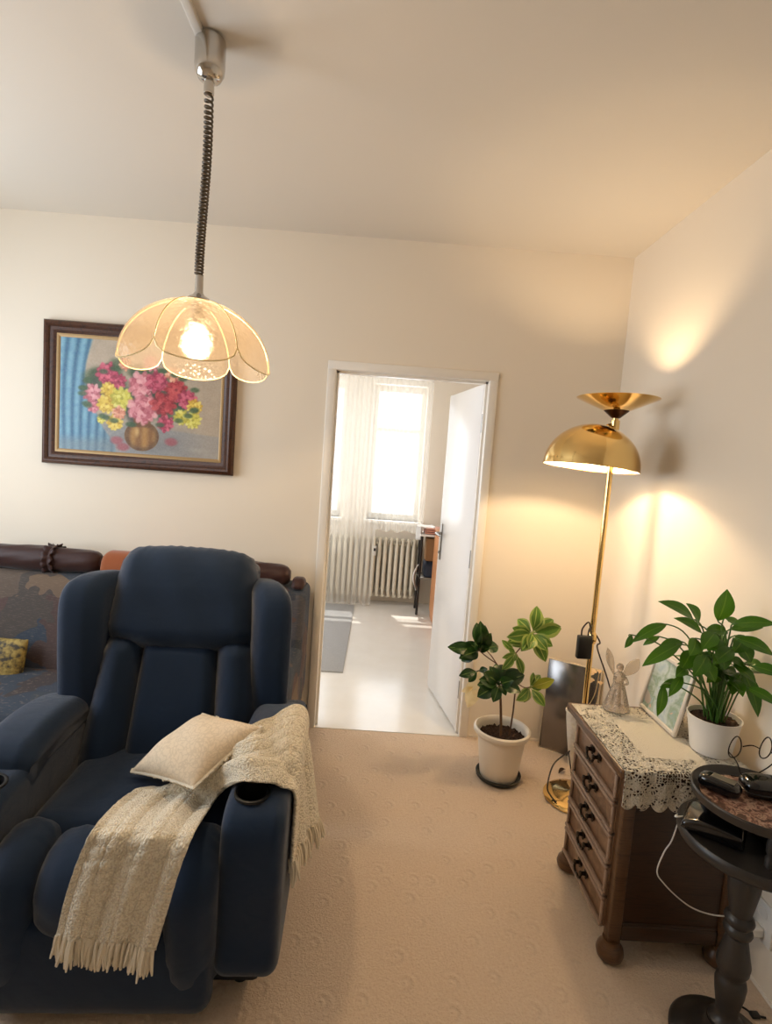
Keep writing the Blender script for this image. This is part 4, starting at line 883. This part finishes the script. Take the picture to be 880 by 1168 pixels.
# ================================================================== CHEST OF DRAWERS
cx0,cx1,cy0,cy1,cz=.812,1.195,1.553,1.968,.642
ch=thing('chest_of_drawers',((cx0+cx1)/2,(cy0+cy1)/2,0),'narrow dark wooden chest of five drawers against the right wall','chest of drawers')
bz0=.066
for (x,y) in ((cx0,cy0),(cx0,cy1-.04),(cx1-.04,cy0),(cx1-.04,cy1-.04)): put('corner_post',*box(x,x+.04,y,y+.04,bz0,cz-.026,b=.005),'wood',ch)
g=G(); g.add(*box(cx0+.035,cx1-.035,cy0+.010,cy0+.022,bz0+.05,cz-.04)); g.add(*box(cx0+.04,cx1-.04,cy0+.004,cy0+.024,bz0+.005,bz0+.055,b=.004)); g.add(*box(cx0+.04,cx1-.04,cy0+.006,cy0+.02,bz0+.055,bz0+.063,b=.002)); g.put('side_panel','woodd',ch)
g=G(); g.add(*box(cx0+.035,cx1-.035,cy1-.022,cy1-.010,bz0+.02,cz-.03)); g.add(*box(cx1-.02,cx1-.008,cy0+.02,cy1-.02,bz0+.02,cz-.03)); g.add(*box(cx0+.03,cx1-.03,cy0+.02,cy1-.02,bz0+.005,bz0+.02)); g.put('carcass','woodd',ch)
put('chest_top',*box(cx0-.034,cx1+.012,cy0-.026,cy1+.026,cz-.028,cz,b=.008,seg=3),'wood',ch)
for (x,y) in ((cx0+.018,cy0+.018),(cx0+.018,cy1-.018),(cx1-.022,cy0+.018),(cx1-.022,cy1-.018)):
    put('bun_foot',*lathe((x,y,0),[(0,0),(.026,.0),(.038,.010),(.042,.026),(.038,.042),(.029,.052),(.026,.058),(.026,.068),(0,.068)],28),'wood',ch)
nd=5; z1=cz-.036; z0=bz0+.018; dh=(z1-z0)/nd
for i in range(nd):
    a=z0+dh*i; b=a+dh; ya,yb=cy0+.036,cy1-.036
    # bevelled tray-shaped front: sunken panel inside a raised lip
    fr=put('drawer',*box(cx0-.004,cx0+.05,ya,yb,a+.005,b-.006,b=.002),'woodx',ch)
    g=G()
    for bb in ((cx0-.018,cx0-.004,ya,yb,a+.003,a+.014),(cx0-.018,cx0-.004,ya,yb,b-.015,b-.004),(cx0-.014,cx0-.004,ya,ya+.012,a+.014,b-.015),(cx0-.014,cx0-.004,yb-.012,yb,a+.014,b-.015)): g.add(*box(*bb,b=.003))
    g.put('drawer_lip','woodl',fr)
    hy=(ya+yb)/2; hz=(a+b)/2+.004; hx=cx0-.006; g=G()
    for s in (-1,1):
        yy_=hy+s*.027; g.add(*lathe((hx,yy_,hz+.010),[(0,-.002),(.013,.0),(.014,.004),(.007,.007),(.006,.016),(.009,.02),(.007,.025),(0,.026)],16,Matrix.Rotation(-PI/2,4,'Y')))
        for q_ in ((0,.014),(0,-.012),(.010,.004)): g.add(*lathe((hx-.001,yy_+s*q_[0],hz+.010+q_[1]),[(0,0),(.007,.001),(.006,.004),(0,.005)],10,Matrix.Rotation(-PI/2,4,'Y')))
    g.add(*tube(spline([(hx-.02,hy-.027,hz+.010),(hx-.022,hy-.024,hz-.006),(hx-.022,hy-.011,hz-.016),(hx-.022,hy,hz-.012),(hx-.022,hy+.011,hz-.016),(hx-.022,hy+.024,hz-.006),(hx-.02,hy+.027,hz+.010)],6),.0042,8)); g.put('handle','bronze',fr)
# crocheted runner
t=NT('cream_crochet_lace'); tc=t.n.new('ShaderNodeTexCoord'); mp=t.n.new('ShaderNodeMapping'); t.lk(tc.outputs['UV'],mp.inputs[0]); sp=t.n.new('ShaderNodeSeparateXYZ'); t.lk(tc.outputs['UV'],sp.inputs[0])
vo=t.n.new('ShaderNodeTexVoronoi'); vo.feature='DISTANCE_TO_EDGE'; vo.inputs['Scale'].default_value=95; t.lk(mp.outputs[0],vo.inputs['Vector'])
vo2=t.n.new('ShaderNodeTexVoronoi'); vo2.inputs['Scale'].default_value=24; t.lk(mp.outputs[0],vo2.inputs['Vector'])
U,V=sp.outputs[0],sp.outputs[1]       # metres: U across the chest (0 = drawer edge), V along, 0 = near edge of the top, negative hangs down
cell=t.math('GREATER_THAN',vo.outputs['Distance'],.17)
petals=t.math('GREATER_THAN',vo2.outputs['Distance'],.44)
hole=t.math('MULTIPLY',cell,petals)
sv=t.math('SUBTRACT',1,t.math('MULTIPLY',t.math('MULTIPLY',t.math('GREATER_THAN',U,.105),t.math('LESS_THAN',U,.29)),t.math('MULTIPLY',t.math('GREATER_THAN',V,.085),t.math('LESS_THAN',V,.36))))
hole=t.math('MULTIPLY',hole,sv)
# filet mesh band by the near edge
gx=t.math('LESS_THAN',t.math('FRACT',t.math('MULTIPLY',U,125)),.62); gy=t.math('LESS_THAN',t.math('FRACT',t.math('MULTIPLY',V,125)),.62)
band=t.math('MULTIPLY',t.math('MULTIPLY',t.math('GREATER_THAN',V,-.030),t.math('LESS_THAN',V,.012)),t.math('MULTIPLY',t.math('GREATER_THAN',U,.095),t.math('LESS_THAN',U,.30)))
hole=t.math('MAXIMUM',hole,t.math('MULTIPLY',band,t.math('MULTIPLY',gx,gy)))
nz=t.noise(tc.outputs['UV'],700,2); c=t.mix(t.math('MULTIPLY',t.math('LESS_THAN',vo2.outputs['Distance'],.2),.4),t.mix(nz.outputs['Fac'],srgb(226,216,198),srgb(242,236,222)),srgb(190,176,152)) if False else t.mix(nz.outputs['Fac'],srgb(222,212,192),srgb(244,238,224)); t.set(c,.95,0,.1); hgt_=t.math('ADD',t.math('MULTIPLY',t.math('MULTIPLY',vo.outputs['Distance'],-5),sv),nz.outputs['Fac']); t.bump(hgt_,1.,.003)
tp=t.n.new('ShaderNodeBsdfTransparent'); mx_=t.n.new('ShaderNodeMixShader'); t.lk(hole,mx_.inputs[0]); t.lk(t.b.outputs[0],mx_.inputs[1]); t.lk(tp.outputs[0],mx_.inputs[2]); t.lk(mx_.outputs[0],t.out.inputs[0]); MT['lace']=t.m
lx0,lx1=cx0-.024,cx1+.004; yn=cy0-.026; yf=cy1+.010; over=.118
def lace(a,b):
    u=a*(lx1-lx0); sc_=abs(math.sin(a*PI*8.5+.35))**.6; sh=over*(.80+.20*sc_); tot=sh+(yf-yn); s=-sh+tot*b
    bulge=.0022*math.sin(u*90)*(1 if s<0 else 0)
    if s<0: p=Vector((lx0+u+.006*math.sin(u*20)*(s/over),yn-.006-.004*min(1,-s*60)+bulge,cz-.001+s+.003))
    else:
        e=min(1,s/.008); p=Vector((lx0+u,yn-.006+s*1.0+.006*e*0+ .0,cz+.0035-.0025*(1-e)))
    return p,(u,s)
NA,NB=150,110; v=[];uv=[];f=[]
for j in range(NB+1):
    for i in range(NA+1):
        p,q=lace(i/NA,(j/NB)); v.append(p); uv.append(q)
for j in range(NB):
    for i in range(NA): k=j*(NA+1)+i; f.append((k,k+1,k+NA+2,k+NA+1))
la=put('lace_runner',v,f,'lace',loc=((lx0+lx1)/2,(cy0+cy1)/2,cz),uv=uv); tag(la,'cream crocheted lace runner with scalloped edge over the chest top','table runner')
m=la.modifiers.new('thick','SOLIDIFY'); m.thickness=.0016
TOP=cz+.005
# glass angel
ax,ay=.945,1.945
an=thing('angel_figurine',(ax,ay,TOP),'clear glass angel figurine with raised wings on the far end of the chest','figurine')
t=NT('clear_pressed_glass'); v_=t.coord(); vo=t.n.new('ShaderNodeTexVoronoi'); vo.inputs['Scale'].default_value=70; t.lk(v_,vo.inputs['Vector']); t.b.inputs['Base Color'].default_value=srgb(246,240,232); t.b.inputs['Roughness'].default_value=.06; t.b.inputs['Transmission Weight'].default_value=.75; t.b.inputs['IOR'].default_value=1.35; bn=t.bump(vo.outputs['Distance'],.7,.004)
tp=t.n.new('ShaderNodeBsdfTransparent'); tp.inputs[0].default_value=srgb(236,226,212); mx_=t.n.new('ShaderNodeMixShader'); mx_.inputs[0].default_value=.30; t.lk(t.b.outputs[0],mx_.inputs[1]); t.lk(tp.outputs[0],mx_.inputs[2]); t.lk(mx_.outputs[0],t.out.inputs[0]); MT['glass']=t.m
v=[];f=[]; pf_=[(.046,0),(.047,.006),(.040,.03),(.030,.065),(.021,.095),(.017,.108),(.022,.122),(.021,.134),(.010,.142),(.008,.146)]; sg=48
for r,z in pf_:
    for k in range(sg): a=2*PI*k/sg; q=r*(1+ (.09*math.cos(a*10) if z<.1 else 0)); v.append((ax+q*math.cos(a),ay+q*.8*math.sin(a),TOP+z))
for j in range(len(pf_)-1):
    for k in range(sg): f.append((j*sg+k,j*sg+(k+1)%sg,(j+1)*sg+(k+1)%sg,(j+1)*sg+k))
f.append(tuple(range(sg))[::-1]); f.append(tuple((len(pf_)-1)*sg+k for k in range(sg))); put('gown',v,f,'glass',an)
put('head',*lathe((ax,ay,TOP+.158),[(0,-.014),(.007,-.012),(.011,-.004),(.011,.004),(.008,.011),(0,.014)],20),'glass',an)
put('hair',*lathe((ax,ay+.003,TOP+.161),[(.0125,-.008),(.0135,0),(.0125,.006),(.008,.012),(0,.014)],16),'glass',an)
for s in (-1,1):
    sh_=Vector((ax+s*.012,ay+.012,TOP+.118)); tipv=at(693,739,y=ay+.02) if s<0 else at(729,752,y=ay+.01)
    dv=(tipv-sh_); nrm=Vector((.0,-1,.15)); 
    g=G(); v,f,uv=leaf(sh_,tipv,nrm,.028 if s<0 else .044,.06*s,.2,12,.6); n0=len(v); v2=[q+Vector((0,.004,0)) for q in v]
    bd=[i*5 for i in range(13)]+[i*5+4 for i in range(12,-1,-1)]; ff=f+[tuple(i+n0 for i in q[::-1]) for q in f]+[(bd[i],bd[(i+1)%len(bd)],bd[(i+1)%len(bd)]+n0,bd[i]+n0) for i in range(len(bd))]
    g.add(v+v2,ff); g.put('wing','glass',an)
    g=G(); g.add(*tube(spline([(ax+s*.018,ay-.004,TOP+.126),(ax+s*.024,ay-.018,TOP+.108),(ax+s*.006,ay-.028,TOP+.106)],6),[.0065-.003*i/12 for i in range(13)],8)); g.put('arm','glass',an)
# small leaning picture
fy0,fy1=1.742,1.992; fxb,fxt=1.062,1.108; fz0=TOP; fz1=TOP+.222
pfm=thing('picture_frame',((fxb),(fy0+fy1)/2,TOP),'small pastel picture in a silvery white frame standing on the chest','picture frame')
ud=Vector((fxt-fxb,0,fz1-fz0)).normalized(); nd_=Vector((-ud.z,0,ud.x)); hh_=(Vector((fxt-fxb,0,fz1-fz0))).length
def fq(vf): return [Vector((fxb,fy1-q.x,fz0))+ud*q.z+nd_*q.y for q in vf[0]],vf[1]
Lf=fy1-fy0; g=G()
for a in ((0,.014,0,.012,0,hh_),(Lf-.014,Lf,0,.012,0,hh_),(.014,Lf-.014,0,.012,0,.014),(.014,Lf-.014,0,.012,hh_-.014,hh_)): g.add(*fq(box(*a,b=.003)))
g.put('frame',plain('silvery_white_frame',srgb(222,214,202),.35,.15),pfm)
t=NT('pastel_garden_picture'); v_=t.coord(); n=t.noise(v_,14,4,.55,.6); n2=t.noise(v_,26,3); n3=t.noise(t.coord(scale=(1,1,1)),9,2)
c=t.ramp(n.outputs['Fac'],[(.30,srgb(150,176,190)),(.45,srgb(196,208,206)),(.58,srgb(150,170,150)),(.72,srgb(170,190,204))]); c=t.mix(t.math('GREATER_THAN',n2.outputs['Fac'],.68),c,srgb(212,178,160)); c=t.mix(t.math('GREATER_THAN',n3.outputs['Fac'],.62),c,srgb(186,176,168)); t.set(c,.18); MT['pastel']=t.m
g=G(); g.add(*fq(box(.013,Lf-.013,.002,.006,.013,hh_-.013))); g.put('picture','pastel',pfm)
g=G(); g.add(*fq(box(.006,Lf-.006,-.004,.001,.004,hh_-.004))); m0=Vector((fxb,(fy0+fy1)/2,fz0))+ud*hh_*.75
g.add(*tube([m0-nd_*.004,(fxb+.088,(fy0+fy1)/2,TOP+.002)],.005,6)); g.put('easel_back','woodd',pfm)
# peace lily
qx,qy=1.135,1.675; ph_=.118
pl=thing('peace_lily',(qx,qy,TOP),'green peace lily in a white pot on the near end of the chest','plant')
put('pot',*lathe((qx,qy,TOP),[(0,0),(.056,0),(.060,.006),(.070,.07),(.078,ph_-.004),(.080,ph_),(.076,ph_),(.068,.07),(.066,ph_-.02),(0,ph_-.02)],44),'ceramic',pl)
v,f,uv=grid(lambda a,b:(qx+(2*a-1)*.069*math.sqrt(1-.5*(2*b-1)**2),qy+(2*b-1)*.069*math.sqrt(1-.5*(2*a-1)**2),TOP+ph_-.013+.005*math.sin(a*31+b*9)*math.cos(b*33)),18,18); put('soil',v,f,'soil',pl)
LQ=lambda x,y,d:at(x,y,y=qy+d)
spec=[((818,708),(829,672),.0,.060),((790,706),(750,686),.02,.044),((796,712),(782,688),-.03,.046),((760,712),(720,733),-.02,.036),((720,724),(712,739),-.03,.022),((752,726),(733,736),.03,.022),((775,735),(732,760),-.06,.044),((778,732),(748,743),-.02,.04),((756,780),(749,817),-.08,.032),((775,778),(752,784),-.04,.03),((778,770),(762,795),-.09,.03),((788,742),(776,764),-.08,.05),((793,728),(786,748),-.1,.05),((800,722),(768,705),.03,.04),((815,722),(800,741),-.1,.05),((805,718),(830,722),.04,.04),
((835,712),(885,712),-.17,.040),((832,718),(870,716),-.08,.035),((838,728),(882,748),-.17,.044),((842,735),(856,756),-.1,.05),((848,725),(835,745),-.09,.05),((845,762),(864,818),-.14,.030),((850,784),(888,806),-.19,.034),((835,758),(862,780),-.15,.042),((858,760),(892,772),-.20,.04),((820,742),(826,764),-.13,.05),((805,748),(790,772),-.13,.05),((828,750),(848,762),-.13,.04),((812,735),(830,748),-.05,.05),((826,705),(846,722),.05,.04),((800,755),(815,778),-.14,.046),((782,762),(770,772),-.1,.035),((835,740),(812,758),-.12,.045),((822,728),(806,742),-.08,.045),((790,755),(800,770),-.05,.045),((840,770),(828,762),-.1,.03)]
gl=G(); gs=G(); rnd=random.Random(11)
for i,((bx_,by_),(tx_,ty_),dd,wd) in enumerate(spec):
    b_=LQ(bx_,by_,dd*.7); t_=LQ(tx_,ty_,dd)
    t_.x=min(t_.x,W-.012); b_.x=min(b_.x,W-.02)
    L_=(t_-b_).length
    up=Vector((rnd.uniform(-.3,.3),-.75,.75)); gl.add(*leaf(b_,t_,up,min(max(wd*1.0,L_*.30),.062),.08+.06*rnd.random(),.22,9,.46))
    a=rnd.uniform(0,6.28); r=rnd.uniform(.005,.03); root=Vector((qx+r*math.cos(a),qy+r*math.sin(a),TOP+ph_-.02)); out=Vector((b_.x-qx,b_.y-qy,0))
    gs.add(*tube(spline([root,root+out*.22+Vector((0,0,(b_.z-root.z)*.5)),root+out*.65+Vector((0,0,(b_.z-root.z)*.9)),b_,b_.lerp(t_,.25)],5),[.0030-.0012*k/20 for k in range(21)],5))
for i in range(22):
    a=rnd.uniform(0,6.28); r=rnd.uniform(.004,.03); root=Vector((qx+r*math.cos(a),qy+r*math.sin(a),TOP+ph_-.02)); e=Vector((qx+r*2.6*math.cos(a),qy+r*2.6*math.sin(a)-.01,TOP+ph_+rnd.uniform(.13,.21)))
    gs.add(*tube([root,root.lerp(e,.5)+Vector((0,0,.01)),e],.0023,5)); d_=Vector((math.cos(a),math.sin(a)-.3,rnd.uniform(-.5,.5)));tt=e+d_.normalized()*rnd.uniform(.07,.1); tt.x=min(tt.x,W-.012); gl.add(*leaf(e,tt,(rnd.uniform(-.4,.4),-.5,.9),.042,.12,.22,9,.46))
gs.put('stems','stem',pl); gl.put('leaves','leaf_l',pl,uv=True)
# ================================================================== ROUND SIDE TABLE
sx_,sy_=1.030,1.318
tb_=thing('side_table',(sx_,sy_,0),'round black two-tier pedestal side table with a turned column','side table')
put('pedestal_base',*lathe((sx_,sy_,0),[(0,0),(.122,.0),(.130,.006),(.130,.016),(.122,.024),(.106,.028),(.100,.036),(.08,.042),(.054,.048),(.046,.06),(.044,.075),(0,.075)],56),'blackw',tb_)
put('column',*lathe((sx_,sy_,0),[(0.0, 0.066), (0.0405, 0.0678), (0.0423, 0.0844), (0.0313, 0.0936), (0.0267, 0.1046), (0.0285, 0.1258), (0.035, 0.1626), (0.0377, 0.1902), (0.034, 0.2058), (0.0304, 0.2113), (0.0313, 0.2178), (0.0386, 0.2315), (0.0405, 0.2518), (0.035, 0.2775), (0.0267, 0.3189), (0.0248, 0.3254), (0.0322, 0.3327), (0.035, 0.3419), (0.0322, 0.3511), (0.0276, 0.3566), (0.0331, 0.3631), (0.0359, 0.3723), (0.0331, 0.3815), (0.0258, 0.3879), (0.0304, 0.4155), (0.0377, 0.4615), (0.0396, 0.4891), (0.0331, 0.5075), (0.0304, 0.5121), (0.0331, 0.5185), (0.0368, 0.5305), (0.035, 0.5534), (0.0414, 0.57), (0.0, 0.57)],36),'blackw',tb_)
zl=.604
put('lower_tier',*lathe((sx_,sy_,0),[(0,zl-.035),(.150,zl-.035),(.166,zl-.030),(.170,zl-.022),(.170,zl-.006),(.165,zl),(.157,zl-.002),(0,zl-.003)],64),'blackw',tb_)
zu=.702
put('upper_tray',*lathe((sx_,sy_,0),[(0,zu-.020),(.130,zu-.020),(.146,zu-.012),(.150,zu+.008),(.147,zu+.012),(.141,zu+.010),(.133,zu-.004),(.128,zu-.008),(0,zu-.008)],64),'blackw',tb_)
for k in range(3):
    a=math.radians(255+120*k); x,y=sx_+.112*math.cos(a),sy_+.112*math.sin(a)
    put('spindle',*lathe((x,y,zl-.004),[(0,0),(.012,0),(.0125,.022),(.009,.029),(.0125,.038),(.013,.058),(.009,.078),(0,.081)],16),'blackw',tb_)
t=NT('patterned_tray_paper'); v_=t.coord(); n=t.noise(v_,45,4,.6,1); t.set(t.ramp(n.outputs['Fac'],[(.42,srgb(62,36,28)),(.5,srgb(130,92,78)),(.56,srgb(176,150,132)),(.66,srgb(78,44,34))]),.5); MT['trayp']=t.m
put('tray_inlay',*lathe((sx_,sy_,0),[(0,zu-.0082),(.126,zu-.0082),(.126,zu-.0064),(0,zu-.006)],48),'trayp',tb_)
zt_=zu-.006
def pebble(c,rx,ry,rz,ang,nm,mat,parent=None,loc=None,ex=.55):
    v=[];f=[];m,n=28,14; R_=Matrix.Rotation(ang,3,'Z')
    sp_=lambda w,e:math.copysign(abs(w)**e,w)
    for j in range(n+1):
        th=-PI/2+PI*j/n
        for i in range(m):
            a=2*PI*i/m; q=Vector((rx*sp_(math.cos(th),.6)*sp_(math.cos(a),ex),ry*sp_(math.cos(th),.6)*sp_(math.sin(a),ex),rz*(sp_(math.sin(th),.7)+1))); q=R_@q; v.append(Vector(c)+q)
    for j in range(n):
        for i in range(m): f.append((j*m+i,j*m+(i+1)%m,(j+1)*m+(i+1)%m,(j+1)*m+i))
    return put(nm,v,f,mat,parent,loc)
A0=Vector((.960,1.36,zt_)); dv=thing('black_handset',A0,'small glossy black device with a silver panel at the left of the tray','device')
pebble(A0,.050,.027,.019,math.radians(-48),'casing','gloss',dv)
g=G(); R3=Matrix.Rotation(math.radians(-48),4,'Z'); g.add(*[ [Matrix.Translation(A0+Vector((0,0,.037)))@R3@q for q in b] if i==0 else b for i,b in enumerate(box(-.02,.035,-.014,.014,0,.002,b=.001))]); g.put('display_panel',plain('silver_grey_panel',srgb(132,126,112),.25,.3,nscale=120,namp=.4),dv)
A1=Vector((1.086,1.35,zt_)); d2=thing('black_case',A1,'glossy black oblong case at the right of the tray with wire loops','case')
pebble(A1,.070,.036,.025,math.radians(-6),'shell','gloss',d2,ex=.5); pebble(A1+Vector((0,-.001,.016)),.0715,.0372,.0022,math.radians(-6),'seam','plastic',d2,ex=.5)
gz=thing('wire_spectacles',(1.07,1.405,zt_),'pair of wire-rimmed spectacles propped behind the black case on the tray','spectacles')
def loop(cp,w,h):
    pts=[]
    for k in range(25):
        a=2*PI*k/24; pts.append(cp+Vector((w*math.cos(a)*(1-.12*math.sin(a)),.010*math.cos(a),h*math.sin(a))))
    return tube(pts,.0017,6)
la_=at(838,852,y=1.408); lb_=at(873,853,y=1.408)
for q in (la_,lb_): g=G(); g.add(*loop(q,.024,.030)); g.put('rim','bronze',gz)
g=G(); g.add(*tube(spline([la_+Vector((.024,.005,.0)),(la_+lb_)/2+Vector((0,-.004,.008)),lb_+Vector((-.022,-.005,0))],6),.0016,6)); g.add(*tube(spline([la_+Vector((-.02,-.005,-.012)),la_+Vector((-.01,-.03,-.03)),Vector((la_.x+.03,1.40,zt_+.003))],6),.0016,6)); g.add(*tube(spline([lb_+Vector((.02,.005,-.012)),lb_+Vector((.02,-.01,-.035)),Vector((lb_.x-.01,1.437,zt_+.003)),Vector((la_.x+.02,1.437,zt_+.003))],6),.0016,6)); g.put('temples','bronze',gz)
B0=Vector((.942,1.335,zl-.001)); rt_=thing('set_top_box',B0,'black glossy wedge-shaped box on the lower tier of the round table','device')
v=[]; R2=Matrix.Rotation(math.radians(-38),3,'Z')
prof=smooth_loop([(-.065,.003),(-.07,.014),(-.062,.028),(-.02,.042),(.03,.044),(.062,.040),(.068,.02),(.064,.003),(0,.001)],4)
put('casing',*slab(prof,-.062,.062,.012,4,lambda x,y,z:B0+R2@Vector((y,x,z))),'gloss',rt_)
put('front_vent',*slab([(-.055,.006),(-.0655,.010),(-.0650,.016),(-.05,.018)],-.045,.045,.002,2,lambda x,y,z:B0+R2@Vector((y-.004,x,z))),'plastic',rt_)
B1=Vector((1.088,1.325,zl-.001)); o=thing('black_power_box',B1,'flat black box at the back right of the lower tier','device'); put('casing',*[ (lambda b:[B1+q for q in b[0]])(box(-.045,.05,-.06,.06,.0,.032,b=.006)),box(-.045,.05,-.06,.06,.0,.032,b=.006)[1]],'plastic',o)
g=G(); g.add(*lathe(B1+Vector((.0,-.0605,.018)),[(.0,-.001),(.002,0),(0,.001)],8,Matrix.Rotation(PI/2,4,'X'))); g.put('status_light','whitep',o)
# white cable, plug and socket
so=thing('wall_socket',(W,1.508,.205),'white double wall socket low on the right wall','socket')
sc0=Vector((W,1.505,.225)); 
put('plate',*box(W-.009,W,sc0.y-.042,sc0.y+.042,sc0.z-.075,sc0.z+.045,b=.003),'whitep',so)
for dz in (.012,-.042): put('outlet',*lathe((W-.0095,sc0.y,sc0.z+dz),[(.019,.0),(.0195,.0015),(.018,.0015),(.017,-.0),(0,-.001)],28,Matrix.Rotation(-PI/2,4,'Y')),'whitep',so)
pg=thing('white_plug',(W-.03,1.53,.183),'white plug pushed into the lower outlet of the wall socket','plug')
put('plug_body',*box(W-.055,W-.0105,sc0.y-.018,sc0.y+.018,.168,.196,b=.005),'whitep',pg); put('strain_relief',*tube([(W-.054,sc0.y+.004,.182),(W-.085,sc0.y+.02,.186)],[.007,.004],10),'whitep',pg)
cpts=[Vector((.905,1.468,zl-.012)),at(775,930,y=1.43),at(766,958,y=1.50),at(757,972,y=1.505),at(749,994,y=1.515),at(757,1008,y=1.515),at(773,1024,y=1.52),at(790,1036,y=1.52),at(810,1043,y=1.525),at(829,1045,y=1.52),at(845,1043,y=1.525),Vector((W-.085,sc0.y+.02,.186))]
cpts=[Vector((.905,1.38,zl+.004)),Vector((.862,1.375,zl+.0035))]+cpts[1:]
g=G(); g.add(*tube(spline(cpts,8),.0021,8)); o=g.put('white_cable','cordw',loc=(1.0,1.5,.2)); tag(o,'thin white cable hanging from the lower tier to the wall plug','cable')
q=at(848,1152,z=.006); g=G(); g.add(*tube(spline([(q.x-.03,q.y+.03,.006),(q.x,q.y,.012),(q.x+.02,q.y-.012,.006),(q.x+.05,q.y-.02,.006)],6),.003,6)); g.add(*box(q.x+.01,q.x+.035,q.y-.022,q.y-.004,.001,.012,b=.003)); o=g.put('black_cable_end','plastic',loc=(q.x,q.y,0)); tag(o,'short black cable end lying on the carpet beside the pedestal base','cable')
# ================================================================== LIGHT
def area(name,loc,rot,sx,sy,w,col):
    l=bpy.data.lights.new(name,'AREA'); l.shape='RECTANGLE'; l.size=sx; l.size_y=sy; l.energy=w; l.color=col; o=bpy.data.objects.new(name,l); COL.objects.link(o); o.location=loc; o.rotation_euler=rot; return o
area('left_window_daylight',(LW-.08,(WY0+WY1)/2,(WZ0+WZ1)/2),(0,-PI/2,0),WZ1-WZ0-.1,WY1-WY0-.1,P_LEFT,(.80,.90,1))
area('kitchen_daylight',(.18,KY1+.10,(kz0+kz1)/2),(-PI/2,0,0),.5,1.35,P_K1,(.90,.95,1))
area('kitchen_daylight_left',((k2+k3)/2,KY1+.10,(kz0+kz1)/2),(-PI/2,0,0),1.1,1.35,P_K2,(.90,.95,1))
area('kitchen_side_fill',(KX0+.02,4.2,1.6),(0,-PI/2,0),1.3,1.3,P_K3,(.92,.94,1))  # added fill light from the left, brightens the radiator and curtains
sun=bpy.data.lights.new('sun','SUN'); sun.energy=P_SUN; sun.angle=math.radians(.6); sun.color=(1,.94,.84); so_=bpy.data.objects.new('sun',sun); COL.objects.link(so_); so_.location=(-3,9,6)
so_.rotation_euler=Vector(SUN_DIR).normalized().to_track_quat('-Z','Y').to_euler()
wd_=bpy.data.worlds.new('sky'); SC.world=wd_; wd_.use_nodes=True; nt=wd_.node_tree; bg=nt.nodes['Background']; bg.inputs[0].default_value=(.80,.90,1,1); bg.inputs[1].default_value=P_SKY
SC.view_settings.view_transform='Standard'; SC.view_settings.look='None'; SC.view_settings.exposure=EXPO; SC.view_settings.gamma=1; SC.view_settings.use_curve_mapping=False
SC.cycles.max_bounces=10; SC.cycles.diffuse_bounces=5; SC.cycles.transparent_max_bounces=16; SC.cycles.caustics_reflective=False; SC.cycles.caustics_refractive=False; SC.cycles.sample_clamp_indirect=3
